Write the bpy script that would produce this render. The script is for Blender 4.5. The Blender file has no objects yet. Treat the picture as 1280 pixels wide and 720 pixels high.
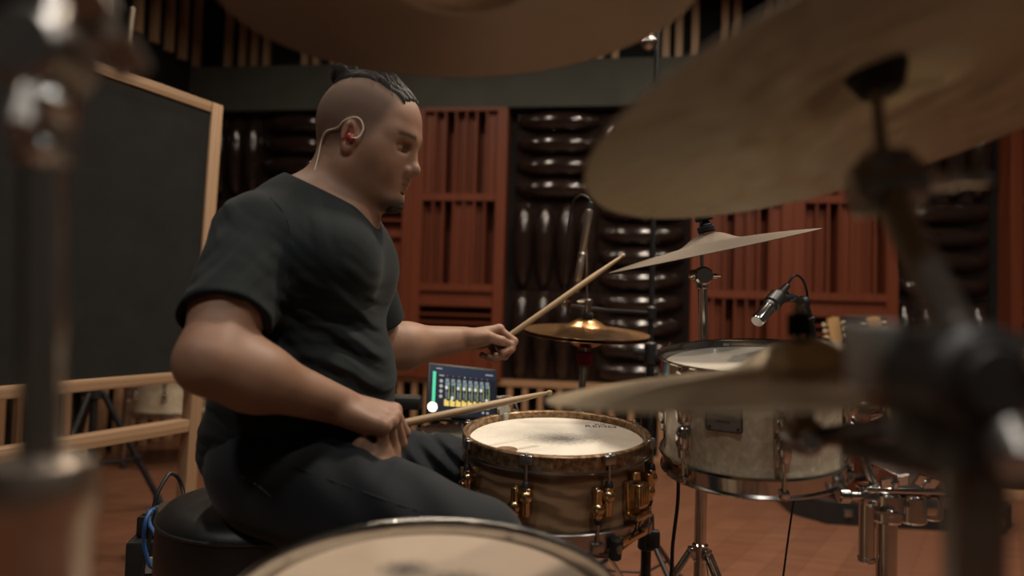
import bpy, bmesh, math, random
import numpy as np
from mathutils import Vector, Matrix

random.seed(7)
SC = bpy.context.scene
COL = SC.collection
PI = math.pi
R = math.radians

# ------------------------------------------------------------------ camera
F = 24.0 / 36.0 * 1280.0
CAM_LOC = Vector((0.0, 0.0, 0.92))
CAM_M = Matrix.Translation(CAM_LOC) @ Matrix.Rotation(R(92.0), 4, 'X') @ Matrix.Rotation(R(1.7), 4, 'Z')
cam_data = bpy.data.cameras.new('camera')
cam_data.lens = 24.0
cam_data.sensor_width = 36.0
cam_data.clip_start = 0.02
cam_data.dof.use_dof = True
cam_data.dof.focus_distance = 1.42
cam_data.dof.aperture_fstop = 1.55
cam = bpy.data.objects.new('camera', cam_data)
cam.matrix_world = CAM_M
COL.objects.link(cam)
SC.camera = cam


def P(px, py, d):
    return CAM_M @ Vector(((px - 640.0) / F * d, -(py - 360.0) / F * d, -d))


def proj(w):
    c = CAM_M.inverted() @ Vector(w)
    return (640 + c.x / -c.z * F, 360 - c.y / -c.z * F, -c.z)


def frame(z, x=None):
    """rotation matrix whose Z is z and whose X leans to x"""
    z = Vector(z).normalized()
    x = Vector(x) if x is not None else Vector((1, 0, 0))
    if abs(x.normalized().dot(z)) > 0.98:
        x = Vector((0, 1, 0))
    y = z.cross(x).normalized()
    x = y.cross(z).normalized()
    m = Matrix((x, y, z)).transposed()
    return m.to_4x4()


def disc_normal(center, major_deg, ratio, below):
    """normal of a disc seen as an ellipse: major axis angle in the picture (deg, counter-clockwise), minor/major ratio"""
    v = (CAM_LOC - center).normalized()
    a = R(major_deg)
    up2 = Vector((-math.sin(a), math.cos(a), 0.0))
    m = (CAM_M.to_3x3() @ up2)
    m = (m - v * m.dot(v)).normalized()
    s = -ratio if below else ratio
    return (v * s + m * math.sqrt(1 - ratio * ratio)).normalized()


# ------------------------------------------------------------------ mesh builder
class MB:
    def __init__(self):
        self.v, self.f, self.mi = [], [], []
        self.mats = []

    def slot(self, mat):
        if mat is None:
            return 0
        if mat not in self.mats:
            self.mats.append(mat)
        return self.mats.index(mat)

    def add(self, verts, faces, mat=None, M=None):
        o = len(self.v)
        for p in verts:
            p = Vector(p)
            self.v.append(M @ p if M is not None else p)
        s = self.slot(mat)
        for f in faces:
            self.f.append([i + o for i in f])
            self.mi.append(s)
        return self

    def box(self, c, s, mat=None, M=None, bev=0.0, rot=None):
        hx, hy, hz = s[0] / 2, s[1] / 2, s[2] / 2
        T = Matrix.Translation(Vector(c)) @ (rot if rot is not None else Matrix.Identity(4))
        if M is not None:
            T = M @ T
        if bev <= 0:
            vs = [(x, y, z) for x in (-hx, hx) for y in (-hy, hy) for z in (-hz, hz)]
            fs = [(0, 1, 3, 2), (4, 6, 7, 5), (0, 4, 5, 1), (2, 3, 7, 6), (0, 2, 6, 4), (1, 5, 7, 3)]
            return self.add(vs, fs, mat, T)
        bm = bmesh.new()
        bmesh.ops.create_cube(bm, size=1.0)
        for v in bm.verts:
            v.co = Vector((v.co.x * s[0], v.co.y * s[1], v.co.z * s[2]))
        bmesh.ops.bevel(bm, geom=list(bm.edges), offset=min(bev, min(s) * 0.49), segments=2, affect='EDGES', profile=0.5)
        vs = [v.co.copy() for v in bm.verts]
        bm.verts.index_update()
        fs = [[v.index for v in f.verts] for f in bm.faces]
        bm.free()
        return self.add(vs, fs, mat, T)

    def lathe(self, prof, n=32, mat=None, M=None, close=False):
        """prof: list of (r, z) revolved about Z"""
        vs, fs = [], []
        m = len(prof)
        for i in range(n):
            a = 2 * PI * i / n
            ca, sa = math.cos(a), math.sin(a)
            for r, z in prof:
                vs.append((r * ca, r * sa, z))
        for i in range(n):
            j = (i + 1) % n
            for k in range(m if close else m - 1):
                k2 = (k + 1) % m
                if prof[k][0] < 1e-7 and prof[k2][0] < 1e-7:
                    continue
                fs.append((i * m + k, j * m + k, j * m + k2, i * m + k2))
        return self.add(vs, fs, mat, M)

    def cyl(self, a, b, r, r2=None, n=20, mat=None, M=None, bev=None):
        a, b = Vector(a), Vector(b)
        r2 = r if r2 is None else r2
        L = (b - a).length
        if L < 1e-7:
            return self
        T = Matrix.Translation(a) @ frame(b - a)
        if M is not None:
            T = M @ T
        e = min(r, r2, L) * 0.18 if bev is None else bev
        if e > 0:
            prof = [(0, 0), (r - e, 0), (r, e), (r2, L - e), (r2 - e, L), (0, L)]
        else:
            prof = [(0, 0), (r, 0), (r2, L), (0, L)]
        return self.lathe(prof, n, mat, T)

    def sphere(self, c, r, mat=None, M=None, n=20, sc=(1, 1, 1), rot=None):
        T = Matrix.Translation(Vector(c)) @ (rot if rot is not None else Matrix.Identity(4)) @ Matrix.Diagonal((sc[0], sc[1], sc[2], 1))
        if M is not None:
            T = M @ T
        m = max(6, n // 2)
        prof = [(r * math.sin(PI * i / m), -r * math.cos(PI * i / m)) for i in range(m + 1)]
        prof[0] = (0, -r)
        prof[-1] = (0, r)
        return self.lathe(prof, n, mat, T)

    def tube(self, pts, r, n=10, mat=None, M=None, cap=True, smooth=0):
        pts = [Vector(p) for p in pts]
        if smooth:
            pts = catmull(pts, smooth)
        rs = r if isinstance(r, (list, tuple)) else [r] * len(pts)
        if len(rs) != len(pts):
            rs = [rs[0] + (rs[-1] - rs[0]) * i / (len(pts) - 1) for i in range(len(pts))]
        vs, fs = [], []
        up = None
        for i, p in enumerate(pts):
            t = (pts[min(i + 1, len(pts) - 1)] - pts[max(i - 1, 0)]).normalized()
            if up is None:
                up = Vector((0, 0, 1)) if abs(t.z) < 0.9 else Vector((1, 0, 0))
            x = (up - t * up.dot(t)).normalized()
            up = x
            y = t.cross(x)
            for k in range(n):
                a = 2 * PI * k / n
                vs.append(p + (x * math.cos(a) + y * math.sin(a)) * rs[i])
        for i in range(len(pts) - 1):
            for k in range(n):
                k2 = (k + 1) % n
                fs.append((i * n + k, i * n + k2, (i + 1) * n + k2, (i + 1) * n + k))
        if cap:
            fs.append(tuple(reversed(range(n))))
            fs.append(tuple(range((len(pts) - 1) * n, len(pts) * n)))
        return self.add(vs, fs, mat, M)

    def torus(self, c, Rr, r, mat=None, M=None, n=48, m=10, sc=1.0):
        prof = [(Rr + r * math.cos(2 * PI * i / m), c[2] + sc * r * math.sin(2 * PI * i / m)) for i in range(m)]
        T = Matrix.Translation(Vector((c[0], c[1], 0)))
        return self.lathe(prof, n, mat, (M @ T) if M is not None else T, close=True)

    def prism(self, outline, z0, z1, mat=None, M=None):
        """outline: list of (x, y), extruded along Z"""
        n = len(outline)
        vs = [(x, y, z0) for x, y in outline] + [(x, y, z1) for x, y in outline]
        fs = [tuple(reversed(range(n))), tuple(range(n, 2 * n))]
        for i in range(n):
            j = (i + 1) % n
            fs.append((i, j, n + j, n + i))
        return self.add(vs, fs, mat, M)

    def build(self, name, mat=None, parent=None, smooth=True, ang=38, M=None):
        me = bpy.data.meshes.new(name)
        me.from_pydata([tuple(p) for p in self.v], [], self.f)
        mats = self.mats if self.mats else [mat]
        for m in mats:
            me.materials.append(m)
        if len(mats) > 1:
            me.polygons.foreach_set('material_index', self.mi)
        bm = bmesh.new()
        bm.from_mesh(me)
        bmesh.ops.remove_doubles(bm, verts=bm.verts, dist=1e-6)
        bmesh.ops.recalc_face_normals(bm, faces=bm.faces)
        bm.to_mesh(me)
        bm.free()
        if smooth:
            me.shade_smooth()
            me.set_sharp_from_angle(angle=R(ang))
        o = bpy.data.objects.new(name, me)
        COL.objects.link(o)
        if parent is not None:
            o.parent = parent
        if M is not None:
            o.matrix_local = M
        return o


def catmull(pts, sub):
    out = []
    n = len(pts)
    for i in range(n - 1):
        p0, p1, p2, p3 = pts[max(i - 1, 0)], pts[i], pts[i + 1], pts[min(i + 2, n - 1)]
        for k in range(sub):
            t = k / sub
            out.append(0.5 * ((2 * p1) + (p2 - p0) * t + (2 * p0 - 5 * p1 + 4 * p2 - p3) * t * t + (3 * p1 - p0 - 3 * p2 + p3) * t ** 3))
    out.append(pts[-1])
    return out


def tag(o, label=None, cat=None, group=None, kind=None):
    if label:
        o['label'] = label
    if cat:
        o['category'] = cat
    if group:
        o['group'] = group
    if kind:
        o['kind'] = kind
    return o


def thing(name, M, label, cat, group=None):
    o = bpy.data.objects.new(name, None)
    o.empty_display_size = 0.05
    COL.objects.link(o)
    o.matrix_world = M if isinstance(M, Matrix) else Matrix.Translation(Vector(M))
    return tag(o, label, cat, group)


def plabel(o, s):
    o['label'] = s
    return o


def copy_tree(o, parent=None):
    c = o.copy()
    COL.objects.link(c)
    if parent is not None:
        c.parent = parent
    for ch in [x for x in o.children]:
        copy_tree(ch, c)
    return c


def text_mesh(name, body, size, mat, parent, M, extrude=0.0003, align='CENTER'):
    cu = bpy.data.curves.new(name, 'FONT')
    cu.body = body
    cu.size = size
    cu.extrude = extrude
    cu.align_x = align
    cu.align_y = 'CENTER'
    tmp = bpy.data.objects.new(name + '_tmp', cu)
    COL.objects.link(tmp)
    dg = bpy.context.evaluated_depsgraph_get()
    me = bpy.data.meshes.new_from_object(tmp.evaluated_get(dg))
    bpy.data.objects.remove(tmp)
    bpy.data.curves.remove(cu)
    me.name = name
    me.materials.clear()
    me.materials.append(mat)
    o = bpy.data.objects.new(name, me)
    COL.objects.link(o)
    o.parent = parent
    o.matrix_local = M
    return o


# ------------------------------------------------------------------ materials
def srgb(r, g, b):
    def c(v):
        v /= 255.0
        return v / 12.92 if v <= 0.04045 else ((v + 0.055) / 1.055) ** 2.4
    return (c(r), c(g), c(b), 1.0)


class NT:
    def __init__(self, name):
        self.m = bpy.data.materials.new(name)
        self.m.use_nodes = True
        self.t = self.m.node_tree
        self.b = self.t.nodes['Principled BSDF']

    def n(self, typ, **kw):
        nd = self.t.nodes.new(typ)
        for k, v in kw.items():
            if k in nd.inputs:
                nd.inputs[k].default_value = v
            else:
                setattr(nd, k, v)
        return nd

    def l(self, a, b):
        self.t.links.new(a, b)

    def coord(self, scale=(1, 1, 1), rot=(0, 0, 0), kind='Object'):
        tc = self.n('ShaderNodeTexCoord')
        mp = self.n('ShaderNodeMapping')
        mp.inputs['Scale'].default_value = scale
        mp.inputs['Rotation'].default_value = rot
        self.l(tc.outputs[kind], mp.inputs['Vector'])
        return mp.outputs['Vector']

    def noise(self, vec, scale, detail=4.0, rough=0.55, dist=0.0):
        nd = self.n('ShaderNodeTexNoise')
        nd.inputs['Scale'].default_value = scale
        nd.inputs['Detail'].default_value = detail
        nd.inputs['Roughness'].default_value = rough
        nd.inputs['Distortion'].default_value = dist
        self.l(vec, nd.inputs['Vector'])
        return nd.outputs['Fac']

    def ramp(self, fac, stops):
        nd = self.n('ShaderNodeValToRGB')
        cr = nd.color_ramp
        while len(cr.elements) > 1:
            cr.elements.remove(cr.elements[-1])
        cr.elements[0].position = stops[0][0]
        cr.elements[0].color = stops[0][1]
        for p, c in stops[1:]:
            e = cr.elements.new(p)
            e.color = c
        self.l(fac, nd.inputs['Fac'])
        return nd.outputs['Color']

    def bump(self, h, strength=0.3, dist=0.002):
        nd = self.n('ShaderNodeBump')
        nd.inputs['Strength'].default_value = strength
        nd.inputs['Distance'].default_value = dist
        self.l(h, nd.inputs['Height'])
        self.l(nd.outputs['Normal'], self.b.inputs['Normal'])
        return nd

    def set(self, **kw):
        names = dict(col='Base Color', rough='Roughness', metal='Metallic', spec='Specular IOR Level', coat='Coat Weight',
                     coatr='Coat Roughness', sheen='Sheen Weight', aniso='Anisotropic', sss='Subsurface Weight', trans='Transmission Weight', ior='IOR')
        for k, v in kw.items():
            self.b.inputs[names[k]].default_value = v
        return self

    def math(self, op, a, b=None):
        nd = self.n('ShaderNodeMath', operation=op)
        for i, x in enumerate((a, b)):
            if x is None:
                continue
            if isinstance(x, (int, float)):
                nd.inputs[i].default_value = x
            else:
                self.l(x, nd.inputs[i])
        return nd.outputs[0]

    def mix(self, fac, a, b, typ='MIX'):
        nd = self.n('ShaderNodeMix', data_type='RGBA', blend_type=typ)
        for idx, x in ((0, fac), (6, a), (7, b)):
            if isinstance(x, (int, float, tuple)):
                nd.inputs[idx].default_value = x
            else:
                self.l(x, nd.inputs[idx])
        return nd.outputs[2]


def simple(name, col, rough=0.5, metal=0.0, var=0.15, scale=30.0, bump=0.0, bscale=200.0, spec=0.5, coat=0.0, rvar=0.1):
    t = NT(name).set(rough=rough, metal=metal, spec=spec, coat=coat)
    v = t.coord()
    f = t.noise(v, scale)
    lo = tuple(c * (1 - var) for c in col[:3]) + (1,)
    hi = tuple(min(1, c * (1 + var)) for c in col[:3]) + (1,)
    t.l(t.ramp(f, [(0.3, lo), (0.7, hi)]), t.b.inputs['Base Color'])
    if rvar:
        g = t.noise(v, scale * 0.6 + 3)
        t.l(t.math('ADD', t.math('MULTIPLY', g, rvar), rough - rvar * 0.5), t.b.inputs['Roughness'])
    if bump:
        t.bump(t.noise(v, bscale), bump)
    return t.m


def emis(name, col, strength):
    t = NT(name).set(col=(0.01, 0.01, 0.01, 1), rough=0.2)
    t.b.inputs['Emission Color'].default_value = col
    t.b.inputs['Emission Strength'].default_value = strength
    return t.m


def wood(name, c1, c2, scale=(1, 1, 1), grain=14.0, rough=0.45, coat=0.0, dist=1.2, bump=0.08, spec=0.5, band='X'):
    t = NT(name).set(rough=rough, coat=coat, spec=spec)
    v = t.coord(scale)
    w = t.n('ShaderNodeTexWave', wave_type='BANDS', bands_direction=band)
    w.inputs['Scale'].default_value = grain
    w.inputs['Distortion'].default_value = dist * 4
    w.inputs['Detail'].default_value = 3.0
    w.inputs['Detail Scale'].default_value = 1.2
    t.l(v, w.inputs['Vector'])
    n = t.noise(v, grain * 1.5, 5)
    f = t.math('ADD', t.math('MULTIPLY', w.outputs['Fac'], 0.45), t.math('MULTIPLY', n, 0.55))
    t.l(t.ramp(f, [(0.25, c1), (0.75, c2)]), t.b.inputs['Base Color'])
    if bump:
        t.bump(f, bump)
    return t.m


MT = {}
MT['chrome'] = simple('chrome', (0.62, 0.60, 0.57, 1), 0.14, 1.0, 0.05, 60, rvar=0.08)
MT['dark_chrome'] = simple('dark_chrome', (0.28, 0.26, 0.24, 1), 0.3, 0.9, 0.08, 60)
MT['steel'] = simple('steel', (0.42, 0.40, 0.38, 1), 0.3, 1.0, 0.1, 60)
MT['gold'] = simple('gold_plate', (0.62, 0.45, 0.25, 1), 0.22, 1.0, 0.15, 80)
MT['black_metal'] = simple('black_metal', (0.012, 0.012, 0.013, 1), 0.4, 0.0, 0.2, 60)
MT['black_plastic'] = simple('black_plastic', (0.014, 0.014, 0.015, 1), 0.45, 0.0, 0.2, 60)
MT['hub_grey'] = simple('worn_dark_grey_metal', (0.036, 0.032, 0.029, 1), 0.42, 0.3, 0.2, 60)
MT['rubber'] = simple('black_rubber', (0.012, 0.012, 0.012, 1), 0.75, 0.0, 0.2, 60)
MT['felt_black'] = simple('black_felt', (0.010, 0.010, 0.011, 1), 0.95, 0.0, 0.3, 300, bump=0.3, bscale=800)
MT['felt_red'] = simple('red_felt', (0.16, 0.012, 0.022, 1), 0.9, 0.0, 0.2, 300, bump=0.3, bscale=800)
MT['felt_grey'] = simple('grey_felt', (0.35, 0.33, 0.29, 1), 0.95, 0.0, 0.2, 300, bump=0.3, bscale=800)
MT['black_cloth'] = simple('black_cloth', (0.008, 0.008, 0.009, 1), 0.95, 0.0, 0.2, 40, spec=0.2)
MT['cable'] = simple('black_cable', (0.010, 0.010, 0.011, 1), 0.55, 0.0, 0.2, 60)
MT['cable_blue'] = simple('blue_cable', (0.018, 0.075, 0.22, 1), 0.5, 0.0, 0.15, 60)
MT['white_plastic'] = simple('white_plastic', (0.6, 0.58, 0.54, 1), 0.4, 0.0, 0.05, 60)
MT['paper'] = simple('white_label', (0.55, 0.53, 0.48, 1), 0.8, 0.0, 0.1, 60)
MT['ink'] = simple('black_ink', (0.02, 0.02, 0.02, 1), 0.7, 0.0, 0.2, 60)
MT['stick'] = wood('hickory', (0.26, 0.17, 0.09, 1), (0.38, 0.26, 0.14, 1), (1, 1, 0.06), 90, 0.5)
MT['pale_wood'] = wood('pale_wood', (0.30, 0.185, 0.105, 1), (0.42, 0.27, 0.155, 1), (1, 1, 0.08), 22, 0.6)
MT['pale_rail'] = wood('pale_wood_rail', (0.30, 0.185, 0.105, 1), (0.40, 0.255, 0.148, 1), (0.08, 1, 1), 16, 0.6, band='Z')
MT['slat_wood'] = wood('slat_wood', (0.27, 0.145, 0.075, 1), (0.38, 0.21, 0.11, 1), (1, 1, 0.08), 22, 0.6)
MT['red_wood'] = wood('red_wood', (0.100, 0.024, 0.011, 1), (0.165, 0.041, 0.0165, 1), (1, 1, 0.06), 16, 0.42, spec=0.4)
MT['brown_wood'] = wood('guitar_wood', (0.05, 0.014, 0.008, 1), (0.10, 0.028, 0.014, 1), (1, 1, 0.1), 20, 0.25, coat=0.4)
MT['gold_wood'] = wood('headstock_wood', (0.30, 0.17, 0.07, 1), (0.42, 0.25, 0.11, 1), (1, 1, 0.1), 20, 0.35)
MT['felt_panel'] = simple('charcoal_felt_board', (0.019, 0.019, 0.0175, 1), 0.95, 0.0, 0.15, 8, bump=0.2, bscale=600, spec=0.2)
MT['soffit'] = simple('grey_green_fabric', (0.060, 0.060, 0.052, 1), 0.95, 0.0, 0.1, 5, bump=0.15, bscale=500, spec=0.2)
MT['wall_black'] = simple('black_acoustic_wall', (0.010, 0.010, 0.010, 1), 0.9, 0.0, 0.2, 10, spec=0.2)
MT['wall_dark'] = simple('dark_grey_wall', (0.05, 0.046, 0.042, 1), 0.85, 0.0, 0.15, 5)
MT['ceiling'] = simple('dark_ceiling', (0.06, 0.055, 0.05, 1), 0.9, 0.0, 0.1, 5)
MT['pillow'] = simple('glossy_brown_black_diffuser', (0.017, 0.0095, 0.0075, 1), 0.13, 0.0, 0.2, 8, spec=0.6, rvar=0.04)
MT['leather'] = simple('black_leather', (0.014, 0.013, 0.013, 1), 0.42, 0.0, 0.2, 20, bump=0.25, bscale=350)
MT['amp_black'] = simple('black_case', (0.012, 0.012, 0.012, 1), 0.5, 0.0, 0.2, 40, bump=0.2, bscale=500)


def floor_material():
    t = NT('wood_floor').set(rough=0.34, spec=0.5)
    v = t.coord((1, 1, 1), (0, 0, R(-62)))
    br = t.n('ShaderNodeTexBrick')
    br.offset = 0.4
    br.inputs['Scale'].default_value = 1.0
    br.inputs['Brick Width'].default_value = 1.3
    br.inputs['Row Height'].default_value = 0.11
    br.inputs['Mortar Size'].default_value = 0.0015
    br.inputs['Color1'].default_value = (0.145, 0.062, 0.035, 1)
    br.inputs['Color2'].default_value = (0.172, 0.076, 0.043, 1)
    br.inputs['Mortar'].default_value = (0.105, 0.045, 0.026, 1)
    t.l(v, br.inputs['Vector'])
    v2 = t.coord((1.2, 14, 1), (0, 0, R(-62)))
    n = t.noise(v2, 3.0, 6)
    c = t.mix(0.55, br.outputs['Color'], t.ramp(n, [(0.3, (0.55, 0.55, 0.55, 1)), (0.7, (1.25, 1.2, 1.15, 1))]), 'MULTIPLY')
    t.l(c, t.b.inputs['Base Color'])
    n2 = t.noise(t.coord(), 4.0, 4)
    t.l(t.math('ADD', t.math('MULTIPLY', n2, 0.22), 0.26), t.b.inputs['Roughness'])
    return t.m


MT['floor'] = floor_material()


def pearl_material():
    t = NT('white_pearl_wrap').set(rough=0.3, spec=0.5, coat=0.3)
    v = t.coord()
    vo = t.n('ShaderNodeTexVoronoi')
    vo.inputs['Scale'].default_value = 150
    t.l(t.coord((1, 1, 0.45)), vo.inputs['Vector'])
    n = t.noise(v, 45, 5, 0.6, 1.0)
    f = t.math('ADD', t.math('MULTIPLY', vo.outputs['Color'], 0.2), t.math('MULTIPLY', n, 0.8))
    t.l(t.ramp(f, [(0.3, (0.42, 0.335, 0.23, 1)), (0.52, (0.52, 0.43, 0.31, 1)), (0.7, (0.68, 0.59, 0.45, 1))]), t.b.inputs['Base Color'])
    return t.m


MT['pearl'] = pearl_material()


def snare_wood():
    t = NT('figured_walnut_shell').set(rough=0.36, spec=0.5, coat=0.15)
    v = t.coord((1, 1, 2.4))
    w = t.n('ShaderNodeTexWave', wave_type='BANDS', bands_direction='Z')
    w.inputs['Scale'].default_value = 5
    w.inputs['Distortion'].default_value = 16.0
    w.inputs['Detail'].default_value = 3.0
    w.inputs['Detail Scale'].default_value = 0.7
    t.l(v, w.inputs['Vector'])
    n = t.noise(v, 30, 5)
    f = t.math('ADD', t.math('MULTIPLY', w.outputs['Fac'], 0.55), t.math('MULTIPLY', n, 0.45))
    t.l(t.ramp(f, [(0.3, (0.15, 0.085, 0.045, 1)), (0.65, (0.31, 0.19, 0.105, 1))]), t.b.inputs['Base Color'])
    return t.m


MT['snare_wood'] = snare_wood()


def aged_hoop():
    t = NT('tarnished_bronze_hoop').set(rough=0.4, metal=0.8)
    v = t.coord((1, 1, 1))
    n = t.noise(v, 90, 6, 0.65)
    t.l(t.ramp(n, [(0.35, (0.10, 0.055, 0.028, 1)), (0.52, (0.26, 0.16, 0.085, 1)), (0.68, (0.42, 0.30, 0.18, 1))]), t.b.inputs['Base Color'])
    t.bump(n, 0.15)
    return t.m


MT['aged_hoop'] = aged_hoop()


def head_material(name, base, smudge, edge, spots, rim_r):
    """coated drum head with dark smudges: spots = list of (x, y, rx, ry, strength)"""
    t = NT(name).set(rough=0.5, spec=0.35)
    tc = t.n('ShaderNodeTexCoord')
    n = t.noise(tc.outputs['Object'], 9.0, 6, 0.65)
    nf = t.noise(tc.outputs['Object'], 120.0, 4, 0.7)
    sx = t.n('ShaderNodeSeparateXYZ')
    t.l(tc.outputs['Object'], sx.inputs[0])
    col = t.ramp(n, [(0.3, tuple(c * 0.86 for c in base[:3]) + (1,)), (0.65, base)])
    # stained brown patches towards one side
    e = t.ramp(t.math('ADD', t.math('MULTIPLY', sx.outputs['X'], 2.2), t.math('MULTIPLY', n, 0.9)), [(0.56, (0, 0, 0, 1)), (0.85, (1, 1, 1, 1))])
    col = t.mix(t.math('MULTIPLY', e, 0.55), col, edge)
    for (x, y, rx, ry, s) in spots:
        dx = t.math('DIVIDE', t.math('SUBTRACT', sx.outputs['X'], x), rx)
        dy = t.math('DIVIDE', t.math('SUBTRACT', sx.outputs['Y'], y), ry)
        d = t.math('SQRT', t.math('ADD', t.math('MULTIPLY', dx, dx), t.math('MULTIPLY', dy, dy)))
        d = t.math('ADD', d, t.math('MULTIPLY', t.math('SUBTRACT', nf, 0.5), 0.9))
        m = t.ramp(d, [(0.15, (1, 1, 1, 1)), (1.0, (0, 0, 0, 1))])
        col = t.mix(t.math('MULTIPLY', m, s), col, smudge)
    t.l(col, t.b.inputs['Base Color'])
    return t.m


def cymbal_material(name, c1, c2, rough, ring=420.0, bump=0.12, hammer=0.0, metal=1.0):
    t = NT(name).set(rough=rough, metal=metal)
    tc = t.n('ShaderNodeTexCoord')
    sx = t.n('ShaderNodeSeparateXYZ')
    t.l(tc.outputs['Object'], sx.inputs[0])
    r = t.math('SQRT', t.math('ADD', t.math('MULTIPLY', sx.outputs['X'], sx.outputs['X']), t.math('MULTIPLY', sx.outputs['Y'], sx.outputs['Y'])))
    cb = t.n('ShaderNodeCombineXYZ')
    t.l(t.math('MULTIPLY', r, ring), cb.inputs[0])
    n = t.noise(cb.outputs[0], 1.0, 3, 0.7)
    big = t.noise(tc.outputs['Object'], 6.0, 4)
    f = t.math('ADD', t.math('MULTIPLY', n, 0.4), t.math('MULTIPLY', big, 0.6))
    t.l(t.ramp(f, [(0.3, c1), (0.7, c2)]), t.b.inputs['Base Color'])
    tg = t.n('ShaderNodeTangent', direction_type='RADIAL', axis='Z')
    t.l(tg.outputs[0], t.b.inputs['Tangent'])
    t.b.inputs['Anisotropic'].default_value = 0.55
    h = t.math('MULTIPLY', n, 0.5)
    if hammer:
        vo = t.n('ShaderNodeTexVoronoi', feature='SMOOTH_F1')
        vo.inputs['Scale'].default_value = 26
        t.l(tc.outputs['Object'], vo.inputs['Vector'])
        dent = t.ramp(vo.outputs['Distance'], [(0.0, (0, 0, 0, 1)), (0.55, (1, 1, 1, 1))])
        b2 = t.n('ShaderNodeBump')
        b2.inputs['Strength'].default_value = hammer
        b2.inputs['Distance'].default_value = 0.004
        t.l(dent, b2.inputs['Height'])
        b1 = t.bump(h, bump, 0.001)
        t.l(b2.outputs['Normal'], b1.inputs['Normal'])
    else:
        t.bump(h, bump, 0.001)
    return t.m


MT['cym_warm'] = cymbal_material('bronze_cymbal', (0.33, 0.17, 0.072, 1), (0.50, 0.29, 0.13, 1), 0.26)
MT['cym_dry'] = cymbal_material('dry_aged_cymbal', (0.27, 0.23, 0.17, 1), (0.36, 0.31, 0.235, 1), 0.5, hammer=1.0, metal=0.45)
MT['cym_thin'] = cymbal_material('thin_aged_cymbal', (0.075, 0.056, 0.038, 1), (0.11, 0.083, 0.058, 1), 0.7, metal=0.5)
MT['cym_ride'] = cymbal_material('brushed_aged_cymbal', (0.34, 0.265, 0.165, 1), (0.48, 0.38, 0.25, 1), 0.42, hammer=0.15, metal=0.5)
MT['cym_crash'] = cymbal_material('brown_bronze_cymbal', (0.19, 0.135, 0.095, 1), (0.26, 0.185, 0.13, 1), 0.46, metal=0.85)
# ------------------------------------------------------------------ room
YAW = R(-8.0)
RM = Matrix.Translation((0, 4.6, 0)) @ Matrix.Rotation(YAW, 4, 'Z')     # x along the back wall, y into the wall, z up
RMI = RM.inverted()


def W(px, py, off=0.0):
    """point (u, z) of the back wall (moved towards the room by off) seen at a pixel"""
    o = RMI @ CAM_LOC
    d = (RMI.to_3x3() @ (P(px, py, 1.0) - CAM_LOC))
    t = (-off - o.y) / d.y
    p = o + d * t
    return p.x, p.z


U_LEFT = W(247, 110)[0]
U_RIGHT = 3.6
V_BACK = -6.6
H_CEIL = 3.4
Z0, Z1, Z2, Z3 = 0.47, 1.07, 1.67, 2.27


def room_obj(name, mb, mat=None, kind='structure', smooth=False):
    o = mb.build(name, mat, smooth=smooth)
    o.matrix_world = RM
    if kind:
        o['kind'] = kind
    return o


cx, cy = (U_LEFT + U_RIGHT) / 2, V_BACK / 2
lx, ly = U_RIGHT - U_LEFT, -V_BACK
m = MB(); m.box((cx, cy, -0.05), (lx + 0.4, ly + 0.4, 0.1)); room_obj('floor', m, MT['floor'])
m = MB(); m.box((cx, cy, H_CEIL + 0.05), (lx + 0.4, ly + 0.4, 0.1)); room_obj('ceiling', m, MT['ceiling'])
m = MB(); m.box((cx, 0.1, H_CEIL / 2), (lx + 0.4, 0.2, H_CEIL)); room_obj('wall_back', m, MT['wall_black'])
m = MB(); m.box((U_LEFT - 0.1, cy, H_CEIL / 2), (0.2, ly, H_CEIL)); room_obj('wall_left', m, MT['wall_black'])
m = MB(); m.box((U_RIGHT + 0.1, cy, H_CEIL / 2), (0.2, ly, H_CEIL)); room_obj('wall_right', m, MT['wall_dark'])
m = MB(); m.box((cx, V_BACK - 0.1, H_CEIL / 2), (lx + 0.4, 0.2, H_CEIL)); room_obj('wall_front', m, MT['wall_dark'])

# grey-green fabric band above the panels
m = MB(); m.box((cx, -0.05, (Z3 + 0.015 + 2.60) / 2), (lx - 0.002, 0.098, 2.60 - Z3 - 0.015))
room_obj('trim_1', m, MT['soffit'])

# pale wooden slats over black above the band, on both walls
m = MB()
for px in (288, 306, 321, 336, 384, 398, 420, 433, 468, 481, 520, 534, 548, 590, 604, 640, 655, 690, 704, 730, 750, 769, 832, 848, 868, 905, 920, 960, 975, 990, 1030, 1046, 1090, 1105, 1120, 1160, 1175, 1220, 1236, 1275, 1290):
    u, z = W(px, 60)
    m.box((u, -0.02, (2.61 + H_CEIL) / 2 - 0.002), (0.046, 0.038, H_CEIL - 2.615))
room_obj('trim_2', m, MT['pale_wood'])
m = MB()
for v in (-0.06, -0.22, -0.37, -0.52, -0.68, -0.95, -1.10, -1.26, -1.52, -1.68, -1.84, -2.2, -2.4, -2.6, -3.0, -3.2):
    m.box((U_LEFT + 0.02, v, (2.61 + H_CEIL) / 2 - 0.002), (0.038, 0.05, H_CEIL - 2.615))
room_obj('trim_3', m, MT['pale_wood'])

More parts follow.
